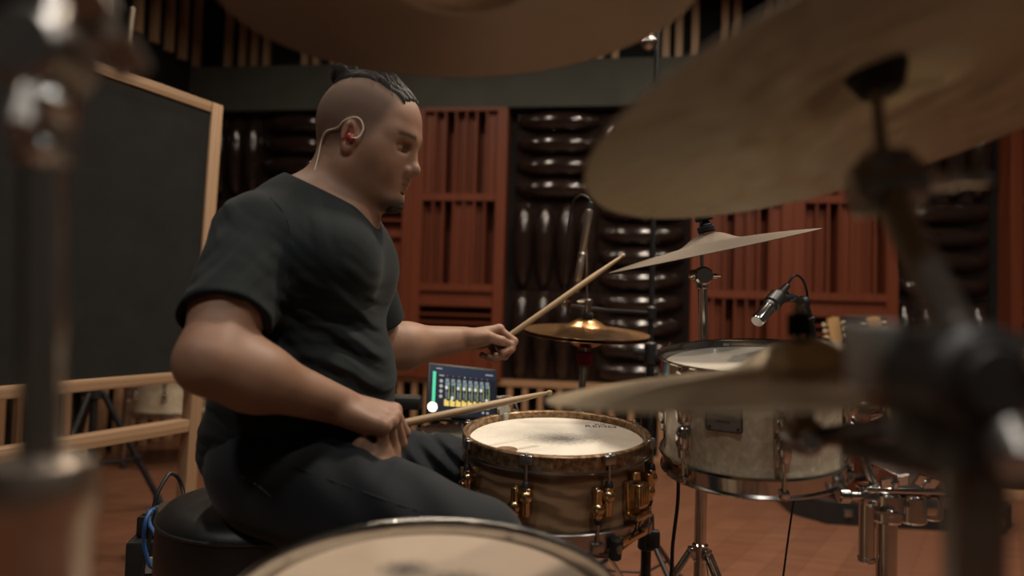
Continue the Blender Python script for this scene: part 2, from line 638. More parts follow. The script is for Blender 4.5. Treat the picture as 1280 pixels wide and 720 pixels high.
# low slatted absorber with a top rail along the back and left wall
m = MB()
m.box((cx, -0.06, 0.452), (lx - 0.13, 0.116, 0.035))
u = U_LEFT + 0.14
rr = random.Random(4)
while u < U_RIGHT - 0.1:
    m.box((u, -0.095, 0.218), (0.036, 0.03, 0.43))
    u += rr.choice((0.085, 0.1, 0.125, 0.09))
m.box((cx, -0.095, 0.012), (lx - 0.13, 0.032, 0.024))
room_obj('trim_4', m, MT['slat_wood'])
m = MB()
m.box((U_LEFT + 0.06, V_BACK / 2, 0.452), (0.118, ly - 0.01, 0.035))
v = -0.14
while v > -4.4:
    m.box((U_LEFT + 0.10, v, 0.218), (0.03, 0.045, 0.43))
    v -= rr.choice((0.11, 0.13, 0.16, 0.12))
room_obj('trim_5', m, MT['slat_wood'])


# ------------------------------------------------------------------ red slatted panels
def well_panel(u0, u1, modules, name, label):
    """modules: list of lists of ('v'|'h'|'s', z0, z1) sections"""
    t = thing(name, RM @ Matrix.Translation(((u0 + u1) / 2, 0, Z0)), label, 'acoustic panel', 'red slatted wall panels')
    fr, sl, bk = MB(), MB(), MB()
    n = len(modules)
    w = (u1 - u0) / n
    off = (u0 + u1) / 2
    D = 0.15
    seq = (0.03, 0.055, 0.14, 0.06, 0.06, 0.14, 0.03)
    for i, secs in enumerate(modules):
        a = u0 + i * w - off
        b = a + w
        fr.box((a + 0.035, -D / 2 - 0.004, (Z3 - Z0) / 2), (0.068, D, Z3 - Z0 - 0.004), bev=0.003)
        fr.box((b - 0.035, -D / 2 - 0.004, (Z3 - Z0) / 2), (0.068, D, Z3 - Z0 - 0.004), bev=0.003)
        for (k, z0, z1) in secs:
            z0 -= Z0
            z1 -= Z0
            fr.box(((a + b) / 2, -D / 2 - 0.006, z0 + 0.012), (w - 0.14, D - 0.004, 0.024))
            fr.box(((a + b) / 2, -D / 2 - 0.006, z1 - 0.012), (w - 0.14, D - 0.004, 0.024))
            ia, ib = a + 0.07, b - 0.07
            if k == 's':
                bk.box(((ia + ib) / 2, -D / 2 + 0.004, (z0 + z1) / 2), (ib - ia, D - 0.025, z1 - z0 - 0.04))
            elif k == 'v':
                nw = 7
                ww = (ib - ia) / nw
                for q in range(nw):
                    dep = seq[(q + 3 * i) % 7] if z0 < 0.9 else seq[q]
                    bk.box((ia + (q + 0.5) * ww, -(D - dep) / 2 - 0.003, (z0 + z1) / 2), (ww - 0.001, D - dep, z1 - z0 - 0.046))
                    if q:
                        sl.box((ia + q * ww, -D / 2 - 0.004, (z0 + z1) / 2), (0.012, D - 0.008, z1 - z0 - 0.046))
            else:
                nh = max(2, int(round((z1 - z0) / 0.075)))
                hh = (z1 - z0 - 0.048) / nh
                for q in range(nh):
                    dep = seq[(q * 2 + 1) % 7]
                    bk.box(((ia + ib) / 2, -(D - dep) / 2 - 0.003, z0 + 0.024 + (q + 0.5) * hh), (ib - ia, D - dep, hh - 0.001))
                    if q:
                        sl.box(((ia + ib) / 2, -D / 2 - 0.004, z0 + 0.024 + q * hh), (ib - ia, D - 0.008, 0.012))
    fr.build('frame', MT['red_wood'], t, smooth=False)
    sl.build('slats', MT['red_wood'], t, smooth=False)
    bk.build('well_backs', MT['red_wood'], t, smooth=False)
    return t


A_ = ('v', Z2, Z3)
B_ = ('v', Z1, Z2)
uA1 = W(636, 260)[0]
uB0, uB1 = W(860, 340)[0], W(1111, 340)[0]
uC0 = W(1246, 300)[0]
mw = (uB1 - uB0) / 2
low_h = [('s', Z1 - 0.1, Z1), ('h', Z1 - 0.31, Z1 - 0.1), ('s', Z0, Z1 - 0.31)]
uA0 = uA1 - 2 * 0.63
well_panel(uA0, uA1, [[('v', Z2, Z3), ('h', Z1 + 0.35, Z2), ('v', Z0, Z1 + 0.35)], [A_, B_] + low_h], 'slatted_panel', 'red-brown slatted wood wall panel right behind the drummer\'s face')
well_panel(uB0, uB1, [[A_, B_, ('v', Z0, Z1)], [A_, B_] + low_h], 'slatted_panel', 'red-brown slatted wood wall panel behind the tom microphone')
well_panel(uC0, uC0 + 1.26, [[A_, B_] + low_h, [A_, B_, ('v', Z0, Z1)]], 'slatted_panel', 'red-brown slatted wood wall panel cut by the right edge of the photo')


# ------------------------------------------------------------------ glossy pillow diffusers
def pillow_tile(w, h, horiz, count=4):
    mb = MB()
    ns, nt = 14, 8
    L = (w if horiz else h) * 0.96
    step = (h if horiz else w) / count
    for k in range(count):
        c = -((h if horiz else w) / 2) + (k + 0.5) * step
        vs, fs = [], []
        for i in range(ns + 1):
            s = -1 + 2 * i / ns
            e = max(0.0, 1 - abs(s) ** 2.4)
            hw = step * 0.47 * (0.35 + 0.65 * e ** 0.8)
            dp = 0.012 + 0.085 * e ** 0.75
            for j in range(nt + 1):
                a = PI * j / nt
                cross = -math.cos(a) * hw
                dep = -math.sin(a) ** 0.8 * dp if 0 < j < nt else 0.0
                if horiz:
                    vs.append((s * L / 2, dep, c + cross))
                else:
                    vs.append((c + cross, dep, s * L / 2))
        for i in range(ns):
            for j in range(nt):
                q = i * (nt + 1) + j
                fs.append((q, q + 1, q + nt + 2, q + nt + 1))
        mb.add(vs, fs)
        for i in (0, ns):
            q = i * (nt + 1)
            mb.add([vs[q + j] for j in range(nt + 1)], [tuple(range(nt + 1))])
    mb.box((0, 0.006, 0), (w * 0.99, 0.014, h * 0.99))
    return mb


def diffuser_bank(u0, u1, pattern, label):
    """pattern[row][col] = 'H' or 'V', rows from the top"""
    ncol = len(pattern[0])
    w = (u1 - u0) / ncol
    t = thing('diffuser_bank', RM @ Matrix.Translation(((u0 + u1) / 2, 0, Z0)), label, 'acoustic diffuser', 'glossy pillow diffuser banks')
    for r_, row in enumerate(pattern):
        for c_, k in enumerate(row):
            x = -(u1 - u0) / 2 + (c_ + 0.5) * w
            z = (Z3 - Z0) - (r_ + 0.5) * 0.6
            pillow_tile(w, 0.6, k == 'H').build('diffuser_tile', MT['pillow'], t, ang=60, M=Matrix.Translation((x, -0.016, z)))
    return t


diffuser_bank(uA1 + 0.04, uB0 - 0.02, ['HV', 'VH', 'VH'], 'bank of glossy dark pillow diffusers on the wall behind the hi-hat')
diffuser_bank(uB1 + 0.01, uC0 - 0.05, ['V', 'H', 'V'], 'narrow bank of glossy dark pillow diffusers right of the panel behind the tom')
diffuser_bank(U_LEFT + 0.03, uA0 - 0.01, ['VH', 'HV', 'VH'], 'bank of glossy dark pillow diffusers on the wall behind the drummer\'s back')

# ------------------------------------------------------------------ light
world = bpy.data.worlds.new('world')
world.use_nodes = True
world.node_tree.nodes['Background'].inputs[0].default_value = (0.02, 0.018, 0.016, 1)
world.node_tree.nodes['Background'].inputs[1].default_value = 0.3
SC.world = world


def ceiling_lamp(x, y, power, col, size=0.22, spot=None, label=''):
    w = Vector((x, y, 0))
    t = thing('ceiling_lamp', (x, y, H_CEIL), label, 'ceiling lamp', 'round ceiling lamps')
    m = MB()
    m.lathe([(size * 0.62, 0.0), (size * 0.62, -0.05), (size * 0.55, -0.055), (size * 0.53, -0.02), (0, -0.02)], 28)
    m.build('housing', MT['black_metal'], t)
    ld = bpy.data.lights.new('ceiling_lamp_light', 'AREA')
    ld.shape = 'DISK'
    ld.size = size
    ld.energy = power
    ld.color = col
    ld.spread = R(spot or 150)
    lo = bpy.data.objects.new('ceiling_lamp_light', ld)
    COL.objects.link(lo)
    lo.location = (x, y, H_CEIL - 0.06)
    return t


WARM = (1.0, 0.85, 0.68)
for x, y, p, sz, lb in (
        (0.75, 1.95, 46, 0.34, 'round ceiling lamp above the hi-hat and white tom'),
        (-1.35, 3.1, 12, 0.11, 'round ceiling lamp behind the drummer by the left wall'),
        (-0.35, 3.2, 13, 0.11, 'round ceiling lamp between drummer and wall'),
        (0.85, 3.1, 13, 0.11, 'round ceiling lamp before the diffusers behind the hi-hat'),
        (1.9, 2.9, 15, 0.11, 'round ceiling lamp above the guitars'),
        (-1.1, 1.5, 10, 0.16, 'round ceiling lamp above the felt board'),
        (1.7, 1.0, 24, 0.16, 'round ceiling lamp right of the kit'),
        (0.2, -0.3, 15, 0.3, 'round ceiling lamp above the camera side of the kit'),
        (-1.4, -0.6, 15, 0.3, 'round ceiling lamp behind on the left'),
        (1.8, -0.8, 13, 0.3, 'round ceiling lamp behind on the right')):
    ceiling_lamp(x, y, p, WARM if y > 0 else (1.0, 0.95, 0.88), sz, None, lb)

SC.view_settings.view_transform = 'Standard'
SC.view_settings.look = 'None'
SC.view_settings.gamma = 1.0
SC.view_settings.use_curve_mapping = False
SC.view_settings.exposure = 0.0
# ------------------------------------------------------------------ shared hardware
def rot_z(a):
    return Matrix.Rotation(a, 4, 'Z')


def hoop_profile(r, z, up=1, flare=0.008, h=0.034, t=0.0035):
    """pressed triple-flange hoop: r = inner radius of the wall, z = bearing edge height"""
    p = [(r, z - 0.018 * up), (r + t, z - 0.020 * up), (r + flare, z - 0.020 * up), (r + flare + 0.002, z - 0.016 * up), (r + t + 0.001, z - 0.013 * up),
         (r + t, z + (h - 0.024) * up), (r + flare, z + (h - 0.020) * up), (r + flare, z + (h - 0.0175) * up), (r + 0.002, z + (h - 0.0185) * up), (r, z + (h - 0.024) * up)]
    return p


def wing_nut(mb, c, axis, s=0.012, mat=None):
    Mx = Matrix.Translation(Vector(c)) @ frame(axis)
    mb.cyl((0, 0, 0), (0, 0, s * 0.9), s * 0.42, mat=mat, M=Mx, n=12)
    for sg in (-1, 1):
        mb.prism([(sg * s * 0.3, -s * 0.14), (sg * s * 1.15, -s * 0.16), (sg * s * 1.35, s * 0.0), (sg * s * 1.15, s * 0.16), (sg * s * 0.3, s * 0.14)], s * 0.1, s * 1.25, mat=mat,
                 M=Mx @ Matrix.Translation((0, 0, 0)))


def tripod(t, hub, foot_r, mat, a0=0.3, hub_r=0.018, leg_w=0.008, hub_low=None, local=True, double=True):
    """three legs of a stand, hub point (local coords), feet on z = floor (local z0)"""
    z0 = hub[3] if len(hub) > 3 else 0.0
    hx, hy, hz = hub[:3]
    hubm = MB()
    hubm.cyl((hx, hy, hz - 0.02), (hx, hy, hz + 0.02), hub_r, n=20)
    for k in range(3):
        a = a0 + k * 2 * PI / 3
        d = Vector((math.cos(a), math.sin(a), 0))
        hubm.box((hx + d.x * hub_r, hy + d.y * hub_r, hz), (0.018, 0.022, 0.022), rot=rot_z(a), bev=0.003)
    hubm.build('leg_collar', mat, t)
    lowz = hub_low if hub_low is not None else z0 + 0.10
    low = MB()
    low.cyl((hx, hy, lowz - 0.012), (hx, hy, lowz + 0.012), hub_r * 0.95, n=18)
    low.build('brace_collar', mat, t)
    for k in range(3):
        a = a0 + k * 2 * PI / 3
        d = Vector((math.cos(a), math.sin(a), 0))
        s = Vector((-d.y, d.x, 0))
        top = Vector((hx, hy, hz)) + d * (hub_r + 0.006)
        foot = Vector((hx, hy, z0 + 0.012)) + d * foot_r
        lg = MB()
        if double:
            for sg in (-1, 1):
                lg.tube([top + s * sg * 0.008, foot + s * sg * 0.008], leg_w * 0.6, 8)
        else:
            lg.tube([top, foot], leg_w, 12)
        mid = top.lerp(foot, 0.6)
        b = Vector((hx, hy, lowz)) + d * hub_r
        lg.tube([b, mid], leg_w * 0.5, 8)
        lo = lg.build('leg', mat, t)
        fm = MB()
        fm.sphere((foot.x, foot.y, z0 + 0.013), 0.0135, n=14, sc=(1.15, 1.15, 0.95))
        plabel(fm.build('rubber_foot', MT['rubber'], lo), 'black rubber foot')


# ------------------------------------------------------------------ cymbals
def cymbal(name, C, n, rad, bow, bell_r, bell_h, mat, label, cat='cymbal', group=None, flip=False, xdir=None, T=0.0016):
    Mx = Matrix.Translation(C) @ frame(n, xdir)
    prof_t = []
    N = 40
    r0 = 0.006
    for i in range(N + 1):
        r = r0 + (rad - r0) * i / N
        z = bow * (1 - (r / rad) ** 1.8)
        if r < bell_r * 1.25:
            q = min(1.0, r / (bell_r * 1.25))
            z += bell_h * (0.5 + 0.5 * math.cos(PI * q ** 1.35)) 
        prof_t.append((r, z))
    z_c = prof_t[0][1]
    prof = [(r, z + T / 2) for r, z in prof_t] + [(rad + T * 0.25, 0)] + [(r, z - T / 2) for r, z in reversed(prof_t)]
    prof = [(r, z - z_c) for r, z in prof]
    m = MB()
    m.lathe(prof, 128, close=True)
    o = m.build(name, mat, ang=50)
    o.matrix_world = Mx
    tag(o, label, cat, group)
    return o, Mx


# ------------------------------------------------------------------ snare drum
def lug_tube(sgn, mat, collar, L=0.034, body_r=0.0085):
    """a tube lug in local coords: x outwards, z along the drum, rod towards sgn*z"""
    m = MB()
    m.sphere((0.014, 0, 0), body_r * 1.25, n=16)
    m.cyl((0.014, 0, 0), (0.014, 0, -sgn * L), body_r * 0.78, n=14)
    m.cyl((0, 0, 0), (0.014, 0, 0), body_r * 0.8, n=12)
    m.cyl((0, 0, -sgn * L * 0.85), (0.014, 0, -sgn * L * 0.85), body_r * 0.6, n=10)
    m.cyl((0.014, 0, sgn * 0.006), (0.014, 0, sgn * 0.017), body_r * 0.85, n=14)
    return m


def build_snare():
    C = P(695, 547, 1.39)
    n = disc_normal(C, -1.0, 0.25, False)
    Rr = 0.178
    H = 0.142
    Mx = Matrix.Translation(C - n * H) @ frame(n, (1, 0, 0))
    t = thing('snare_drum', Mx, 'brown wood snare drum with gold lugs and a worn white head', 'drum')
    m = MB()
    m.lathe([(Rr, 0.006), (Rr, H - 0.006), (Rr - 0.008, H - 0.002), (Rr - 0.012, H - 0.006), (Rr - 0.012, 0.006), (Rr - 0.008, 0.002)], 96, close=True)
    m.build('shell', MT['snare_wood'], t)
    m = MB()
    m.lathe([(0, H + 0.001), (Rr - 0.004, H + 0.001), (Rr + 0.004, H - 0.006), (Rr + 0.005, H - 0.014), (Rr + 0.001, H - 0.014), (Rr - 0.004, H - 0.001), (0, H - 0.0005)], 96)
    # local direction of the camera's right / near side for the wear marks
    hm = head_material('worn_coated_head', (0.74, 0.69, 0.60, 1), (0.07, 0.065, 0.062, 1), (0.46, 0.27, 0.13, 1), [(0.012, -0.012, 0.085, 0.055, 0.9), (-0.03, 0.02, 0.16, 0.09, 0.35)], Rr)
    hd = m.build('batter_head', hm, t)
    # brown round patch and the maker's word on the head
    loc = lambda px, py: (Mx.inverted() @ ray_plane(px, py, C, n))
    p = loc(633, 563)
    m = MB()
    m.cyl((p.x, p.y, H + 0.0012), (p.x, p.y, H + 0.0024), 0.021, n=32)
    plabel(m.build('damper_pad', simple('brown_gel', (0.22, 0.125, 0.07, 1), 0.45, 0, 0.1, 60), t), 'round brown gel damper pad')
    p = loc(751, 534)
    text_mesh('head_logo', 'REMO', 0.026, MT['ink'], t, Matrix.Translation((p.x, p.y, H + 0.0012)) @ rot_z(R(-4)))
    m = MB()
    for k in range(4):
        a = R(50 + 27 * k)
        m.tube([(p.x + 0.009 * math.cos(a), p.y + 0.015 + 0.003 * math.sin(a), H + 0.0013), (p.x + 0.016 * math.cos(a), p.y + 0.017 + 0.008 * math.sin(a), H + 0.0013)], 0.0009, 6)
    m.build('head_crown_mark', MT['ink'], t)
    # hoops: flat die-cast style with a bright lower lip
    for nm, z, s in (('batter_hoop', H, 1), ('snare_side_hoop', 0.0, -1)):
        m = MB()
        m.lathe([(Rr + 0.001, z - s * 0.012), (Rr + 0.001, z + s * 0.013), (Rr + 0.0035, z + s * 0.0155), (Rr + 0.0105, z + s * 0.0155), (Rr + 0.0125, z + s * 0.013), (Rr + 0.0125, z - s * 0.012)], 96, mat=MT['aged_hoop'] if s > 0 else MT['steel'], close=True)
        m.lathe([(Rr + 0.001, z - s * 0.012), (Rr + 0.0145, z - s * 0.012), (Rr + 0.0150, z - s * 0.016), (Rr + 0.0135, z - s * 0.018), (Rr + 0.001, z - s * 0.018)], 96, mat=MT['steel'], close=True)
        m.build(nm, None, t)
    gold, blk = MT['gold'], MT['black_plastic']
    azim = math.degrees(math.atan2((Mx.inverted() @ CAM_LOC).y, (Mx.inverted() @ CAM_LOC).x))
    for k in range(8):
        a = R(azim + (-15.4 + 45 * k))
        for sgn, da, zz in ((1, 0.0, 0.083), (-1, -0.075, 0.062)):
            if sgn < 0:
                da = -0.11
            A = rot_z(a + da) @ Matrix.Translation((Rr, 0, zz))
            lm = MB()
            src = lug_tube(sgn, None, None, 0.036, 0.0108)
            lm.add(src.v, src.f)
            lo = lm.build('lug', gold, t, M=A)
            rd = MB()
            e = (H - zz + 0.010) if sgn > 0 else (-zz - 0.010)
            rd.cyl((0.0165, 0, sgn * 0.02), (0.0165, 0, e), 0.0028, n=10, mat=MT['steel'])
            rd.cyl((0.0155, 0, sgn * 0.016), (0.0155, 0, sgn * 0.027), 0.0082, 0.0062, n=14, mat=blk)
            rd.box((0.0150, 0, e - sgn * 0.003), (0.013, 0.024, 0.018), mat=MT['steel'], bev=0.003)
            rd.cyl((0.0165, 0, e), (0.0165, 0, e + sgn * 0.009), 0.0046, n=6, mat=MT['steel'])
            rd.build('tension_rod', None, lo)
    # strainer
    a = R(azim + 51)
    A = rot_z(a) @ Matrix.Translation((Rr, 0, 0))
    m = MB()
    m.box((0.006, 0, 0.07), (0.012, 0.046, 0.062), bev=0.004)
    m.box((0.020, 0.004, 0.072), (0.022, 0.034, 0.046), bev=0.005)
    m.cyl((0.012, 0, 0.100), (0.012, 0, 0.115), 0.009, n=16)
    m.box((0.020, 0, 0.036), (0.030, 0.05, 0.010), bev=0.003)
    for k in range(4):
        m.box((0.032, -0.008 + 0.0075 * k, 0.072), (0.003, 0.0035, 0.034), bev=0.001)
    st = m.build('snare_strainer', gold, t, M=A)
    m = MB()
    m.box((0.010, 0, -0.006), (0.014, 0.085, 0.018), bev=0.004)
    m.box((0.018, 0, -0.004), (0.006, 0.05, 0.006), bev=0.002)
    m.build('snare_wire_clamp', gold, t, M=A)
    m = MB()
    for sg in (-1, 1):
        m.tube([(0.024, sg * 0.012, 0.034), (0.018, sg * 0.004, 0.012), (0.018, sg * 0.016, -0.002)], 0.0014, 6)
    m.build('snare_cord', MT['black_cloth'], t, M=A)
    # snare-side head and wires
    m = MB()
    m.lathe([(0, 0.0), (Rr - 0.002, 0.0), (Rr, 0.004), (Rr, 0.012), (Rr - 0.003, 0.012), (Rr - 0.004, 0.002), (0, 0.002)], 64)
    m.build('snare_side_head', simple('clear_head', (0.5, 0.48, 0.42, 1), 0.3), t)
    return t, Mx, C, n


def ray_plane(px, py, C, n):
    d = P(px, py, 1.0) - CAM_LOC
    k = (C - CAM_LOC).dot(n) / d.dot(n)
    return CAM_LOC + d * k


snare, SN_M, SN_C, SN_N = build_snare()


def build_snare_stand():
    base = SN_M @ Vector((0, 0, -0.02))
    fx, fy = base.x, base.y
    t = thing('snare_stand', (fx, fy, 0), 'black snare stand cradling the brown wood snare drum', 'drum stand')
    m = MB()
    hz = base.z - 0.10
    m.cyl((0, 0, 0.16), (0, 0, hz), 0.011)
    m.cyl((0, 0, 0.06), (0, 0, 0.34), 0.014)
    m.build('tube', MT['dark_chrome'], t)
    m = MB()
    m.cyl((0, 0, hz - 0.02), (0, 0, hz + 0.02), 0.02)
    m.sphere((0, 0, hz + 0.02), 0.02)
    m.build('tilter', MT['black_metal'], t)
    li = Matrix.Translation((fx, fy, 0)).inverted() @ SN_M
    for k in range(3):
        a = R(-60 + 120 * k)
        e = li @ Vector((0.196 * math.cos(a), 0.196 * math.sin(a), -0.022))
        e2 = li @ Vector((0.2 * math.cos(a), 0.2 * math.sin(a), 0.006))
        mid = li @ Vector((0.11 * math.cos(a), 0.11 * math.sin(a), -0.055))
        m = MB()
        m.tube([(0, 0, hz + 0.015), mid, e, e2], 0.0085, 10, smooth=5)
        ao = m.build('basket_arm', MT['dark_chrome'], t)
        m = MB()
        m.cyl(e - Vector((0, 0, 0.010)), e2, 0.0115)
        plabel(m.build('rubber_grip', MT['rubber'], ao), 'black rubber grip under the drum hoop')
    tripod(t, (0, 0, 0.33), 0.24, MT['black_metal'], a0=0.5)
    return t


build_snare_stand()


# ------------------------------------------------------------------ toms
def tom_lug(H):
    m = MB()
    m.box((0.004, 0, 0), (0.008, 0.026, 0.050), bev=0.004)
    m.sphere((0.012, 0, 0.004), 0.0125, n=18, sc=(1.0, 1.0, 2.0))
    m.cyl((0.013, 0, -0.012), (0.013, 0, -0.030), 0.0075, n=14)
    return m


def build_tom(name, Mx, Rr, H, nl, a0, label, head_mat, two_rows=True, cat='drum'):
    t = thing(name, Mx, label, cat)
    m = MB()
    m.lathe([(Rr, 0.004), (Rr, H - 0.004), (Rr - 0.006, H - 0.001), (Rr - 0.009, H - 0.006), (Rr - 0.009, 0.006), (Rr - 0.006, 0.001)], 96, close=True)
    m.build('shell', MT['pearl'], t)
    for nm, z, s in (('batter_head', H, 1), ('resonant_head', 0.0, -1)):
        m = MB()
        m.lathe([(0, z + s * 0.001), (Rr - 0.004, z + s * 0.001), (Rr + 0.002, z - s * 0.004), (Rr + 0.004, z - s * 0.012), (Rr + 0.001, z - s * 0.012), (Rr - 0.004, z - s * 0.001), (0, z - s * 0.0005)], 96)
        m.build(nm, head_mat, t)
    for nm, z, s in (('batter_hoop', H, 1), ('resonant_hoop', 0.0, -1)):
        m = MB()
        m.lathe(hoop_profile(Rr + 0.0045, z, s), 96, close=True)
        m.build(nm, MT['chrome'], t)
    for k in range(nl):
        a = a0 + 2 * PI * k / nl
        for sgn, zz in (((1, H - 0.062), (-1, 0.062)) if two_rows else ((1, H * 0.5),)):
            A = rot_z(a) @ Matrix.Translation((Rr, 0, zz)) @ (Matrix.Rotation(PI, 4, 'X') if sgn > 0 else Matrix.Identity(4))
            lo = tom_lug(H).build('lug', MT['chrome'], t, M=A)
            rd = MB()
            rd.cyl((0.012, 0, -0.028), (0.012, 0, -0.062 - 0.010), 0.0030, n=10)
            rd.box((0.0105, 0, -0.062 + 0.006 - 0.02 + 0.008), (0.013, 0.016, 0.012), bev=0.003)
            rd.cyl((0.012, 0, -0.07), (0.012, 0, -0.078), 0.0045, n=6)
            rd.build('tension_rod', MT['chrome'], lo)
    return t


def drum_frame(top_c, n):
    return frame(n, (1, 0, 0))


def coated_clear(name, c):
    t = NT(name).set(rough=0.35, spec=0.5)
    n = t.noise(t.coord(), 7, 5)
    t.l(t.ramp(n, [(0.3, tuple(x * 0.8 for x in c[:3]) + (1,)), (0.7, c)]), t.b.inputs['Base Color'])
    return t.m


# rack tom
TT_C = P(938, 452, 1.27)
tn = Vector((-0.075, -0.115, 1)).normalized()
TT_H = 0.182
TT_M = Matrix.Translation(TT_C - tn * TT_H) @ frame(tn, (1, 0, 0))
az = math.degrees(math.atan2((TT_M.inverted() @ CAM_LOC).y, (TT_M.inverted() @ CAM_LOC).x))
tom = build_tom('rack_tom', TT_M, 0.157, TT_H, 6, R(az - 43), 'white pearl rack tom with chrome hoops and a dark metal badge', coated_clear('tom_head', (0.55, 0.50, 0.42, 1)))
# badge
A = rot_z(R(az - 16)) @ Matrix.Translation((0.157, 0, 0.116)) @ Matrix(((0, 0, 1, 0), (1, 0, 0, 0), (0, 1, 0, 0), (0, 0, 0, 1)))
bm_ = MB()


def rounded_rect(w, h, r, n=5):
    o = []
    for cx_, cy_, s in ((w / 2 - r, h / 2 - r, 0), (-w / 2 + r, h / 2 - r, 90), (-w / 2 + r, -h / 2 + r, 180), (w / 2 - r, -h / 2 + r, 270)):
        for k in range(n + 1):
            a = R(s + 90 * k / n)
            o.append((cx_ + r * math.cos(a), cy_ + r * math.sin(a)))
    return o


badge_m = simple('badge_plate', (0.20, 0.185, 0.17, 1), 0.45, 0.5, 0.1, 60)
bm_.prism(rounded_rect(0.062, 0.050, 0.005), 0.0, 0.0028, mat=MT['ink'])
bm_.prism(rounded_rect(0.058, 0.046, 0.004), 0.0028, 0.0034, mat=badge_m)
for sx_ in (-1, 1):
    for sy_ in (-1, 1):
        bm_.cyl((sx_ * 0.024, sy_ * 0.018, 0.0034), (sx_ * 0.024, sy_ * 0.018, 0.0046), 0.0026, n=12, mat=MT['ink'])
bd = bm_.build('badge', None, tom, M=A)
text_mesh('badge_name', 'YAMAHA', 0.0085, MT['ink'], bd, Matrix.Translation((0.003, 0.013, 0.0036)), 0.0002)
text_mesh('badge_line', 'Maple Custom', 0.0064, MT['ink'], bd, Matrix.Translation((0, 0.002, 0.0036)), 0.0002)
text_mesh('badge_line', 'Absolute', 0.0064, MT['ink'], bd, Matrix.Translation((0, -0.007, 0.0036)), 0.0002)
m = MB()
m.torus((-0.019, 0.013, 0.0036), 0.0026, 0.0005, n=20, m=6)
for k in range(3):
    a = R(90 + 120 * k)
    m.tube([(-0.019, 0.013, 0.0038), (-0.019 + 0.0026 * math.cos(a), 0.013 + 0.0026 * math.sin(a), 0.0038)], 0.0004, 6)
m.build('badge_emblem', MT['ink'], bd)
# mounting bracket on the right of the tom
A = rot_z(R(az + 82)) @ Matrix.Translation((0.157, 0, 0.095))
m = MB()
m.box((0.006, 0, 0), (0.012, 0.05, 0.075), bev=0.005)
m.box((0.026, 0, 0.0), (0.030, 0.032, 0.05), bev=0.007)
wing_nut(m, (0.04, 0.0, 0.018), (1, -0.3, 0.2), 0.016)
m.build('mount_bracket', MT['chrome'], tom, M=A)
BR_P = TT_M @ A @ Vector((0.028, 0, 0))

# floor tom
FT_C = P(537, 754, 0.67)
fn = Vector((0.0, -0.055, 1)).normalized()
FT_H = 0.36
FT_M = Matrix.Translation(FT_C - fn * FT_H) @ frame(fn, (1, 0, 0))
fhm = head_material('clear_beige_head', (0.44, 0.35, 0.27, 1), (0.05, 0.045, 0.04, 1), (0.40, 0.29, 0.21, 1), [(-0.035, 0.072, 0.035, 0.03, 0.9), (0.02, 0.05, 0.05, 0.03, 0.8)], 0.18)  # two soft dark spots on the head
ft = build_tom('floor_tom', FT_M, 0.178, FT_H, 8, R(20), 'big floor tom with chrome hoop and beige head, nearest drum in front', fhm)
for k in range(3):
    a = R(-90 + 120 * k)
    m = MB()
    lo_ = FT_M.inverted()
    p0 = FT_M @ Vector((0.212 * math.cos(a), 0.212 * math.sin(a), 0.20))
    m.cyl(lo_ @ p0, lo_ @ Vector((p0.x, p0.y, 0.012)), 0.0055)
    lg = m.build('leg', MT['chrome'], ft)
    m = MB()
    m.box((0.0, 0, 0), (0.045, 0.028, 0.045), M=rot_z(a) @ Matrix.Translation((0.197, 0, 0.15)), bev=0.006)
    m.build('leg_bracket', MT['chrome'], lg)
    m = MB()
    m.cyl(lo_ @ Vector((p0.x, p0.y, 0.0)), lo_ @ Vector((p0.x, p0.y, 0.03)), 0.014, 0.010)
    m.build('rubber_foot', MT['rubber'], lg)

# second floor tom at the back left
BT_C = P(222, 470, 3.9)
BT_H = 0.22
BT_M = Matrix.Translation((BT_C.x, BT_C.y, 0.30))
bt = build_tom('floor_tom', BT_M, 0.225, BT_H, 8, R(12), 'pale drum standing far back behind the felt board', coated_clear('back_tom_head', (0.5, 0.46, 0.38, 1)), two_rows=False)
for k in range(3):
    a = R(-145 + 120 * k)
    m = MB()
    m.cyl((0.250 * math.cos(a), 0.250 * math.sin(a), 0.16), (0.250 * math.cos(a), 0.250 * math.sin(a), -0.29), 0.006)
    lg = m.build('leg', MT['chrome'], bt)
    m = MB()
    m.box((0.238, 0, 0.08), (0.028, 0.03, 0.04), M=rot_z(a), bev=0.005)
    m.build('leg_bracket', MT['chrome'], lg)
    m = MB()
    m.cyl((0.250 * math.cos(a), 0.250 * math.sin(a), -0.30), (0.250 * math.cos(a), 0.250 * math.sin(a), -0.27), 0.014)
    m.build('rubber_foot', MT['rubber'], lg)


# ------------------------------------------------------------------ hi-hat
HH_C = P(734, 398, 1.93)
hn = Vector((0.025, -0.095, 1)).normalized()
cymbal('hi_hat_cymbal', HH_C, hn, 0.178, 0.016, 0.055, 0.022, MT['cym_warm'], 'shiny bronze upper hi-hat cymbal, top of the pair', 'cymbal', 'hi-hat pair')
lowc = HH_C - hn * 0.083
o, Mx = cymbal('hi_hat_cymbal', lowc, -hn, 0.177, 0.016, 0.055, 0.02, MT['cym_warm'], 'lower hi-hat cymbal turned upwards beneath the shiny one', 'cymbal', 'hi-hat pair')


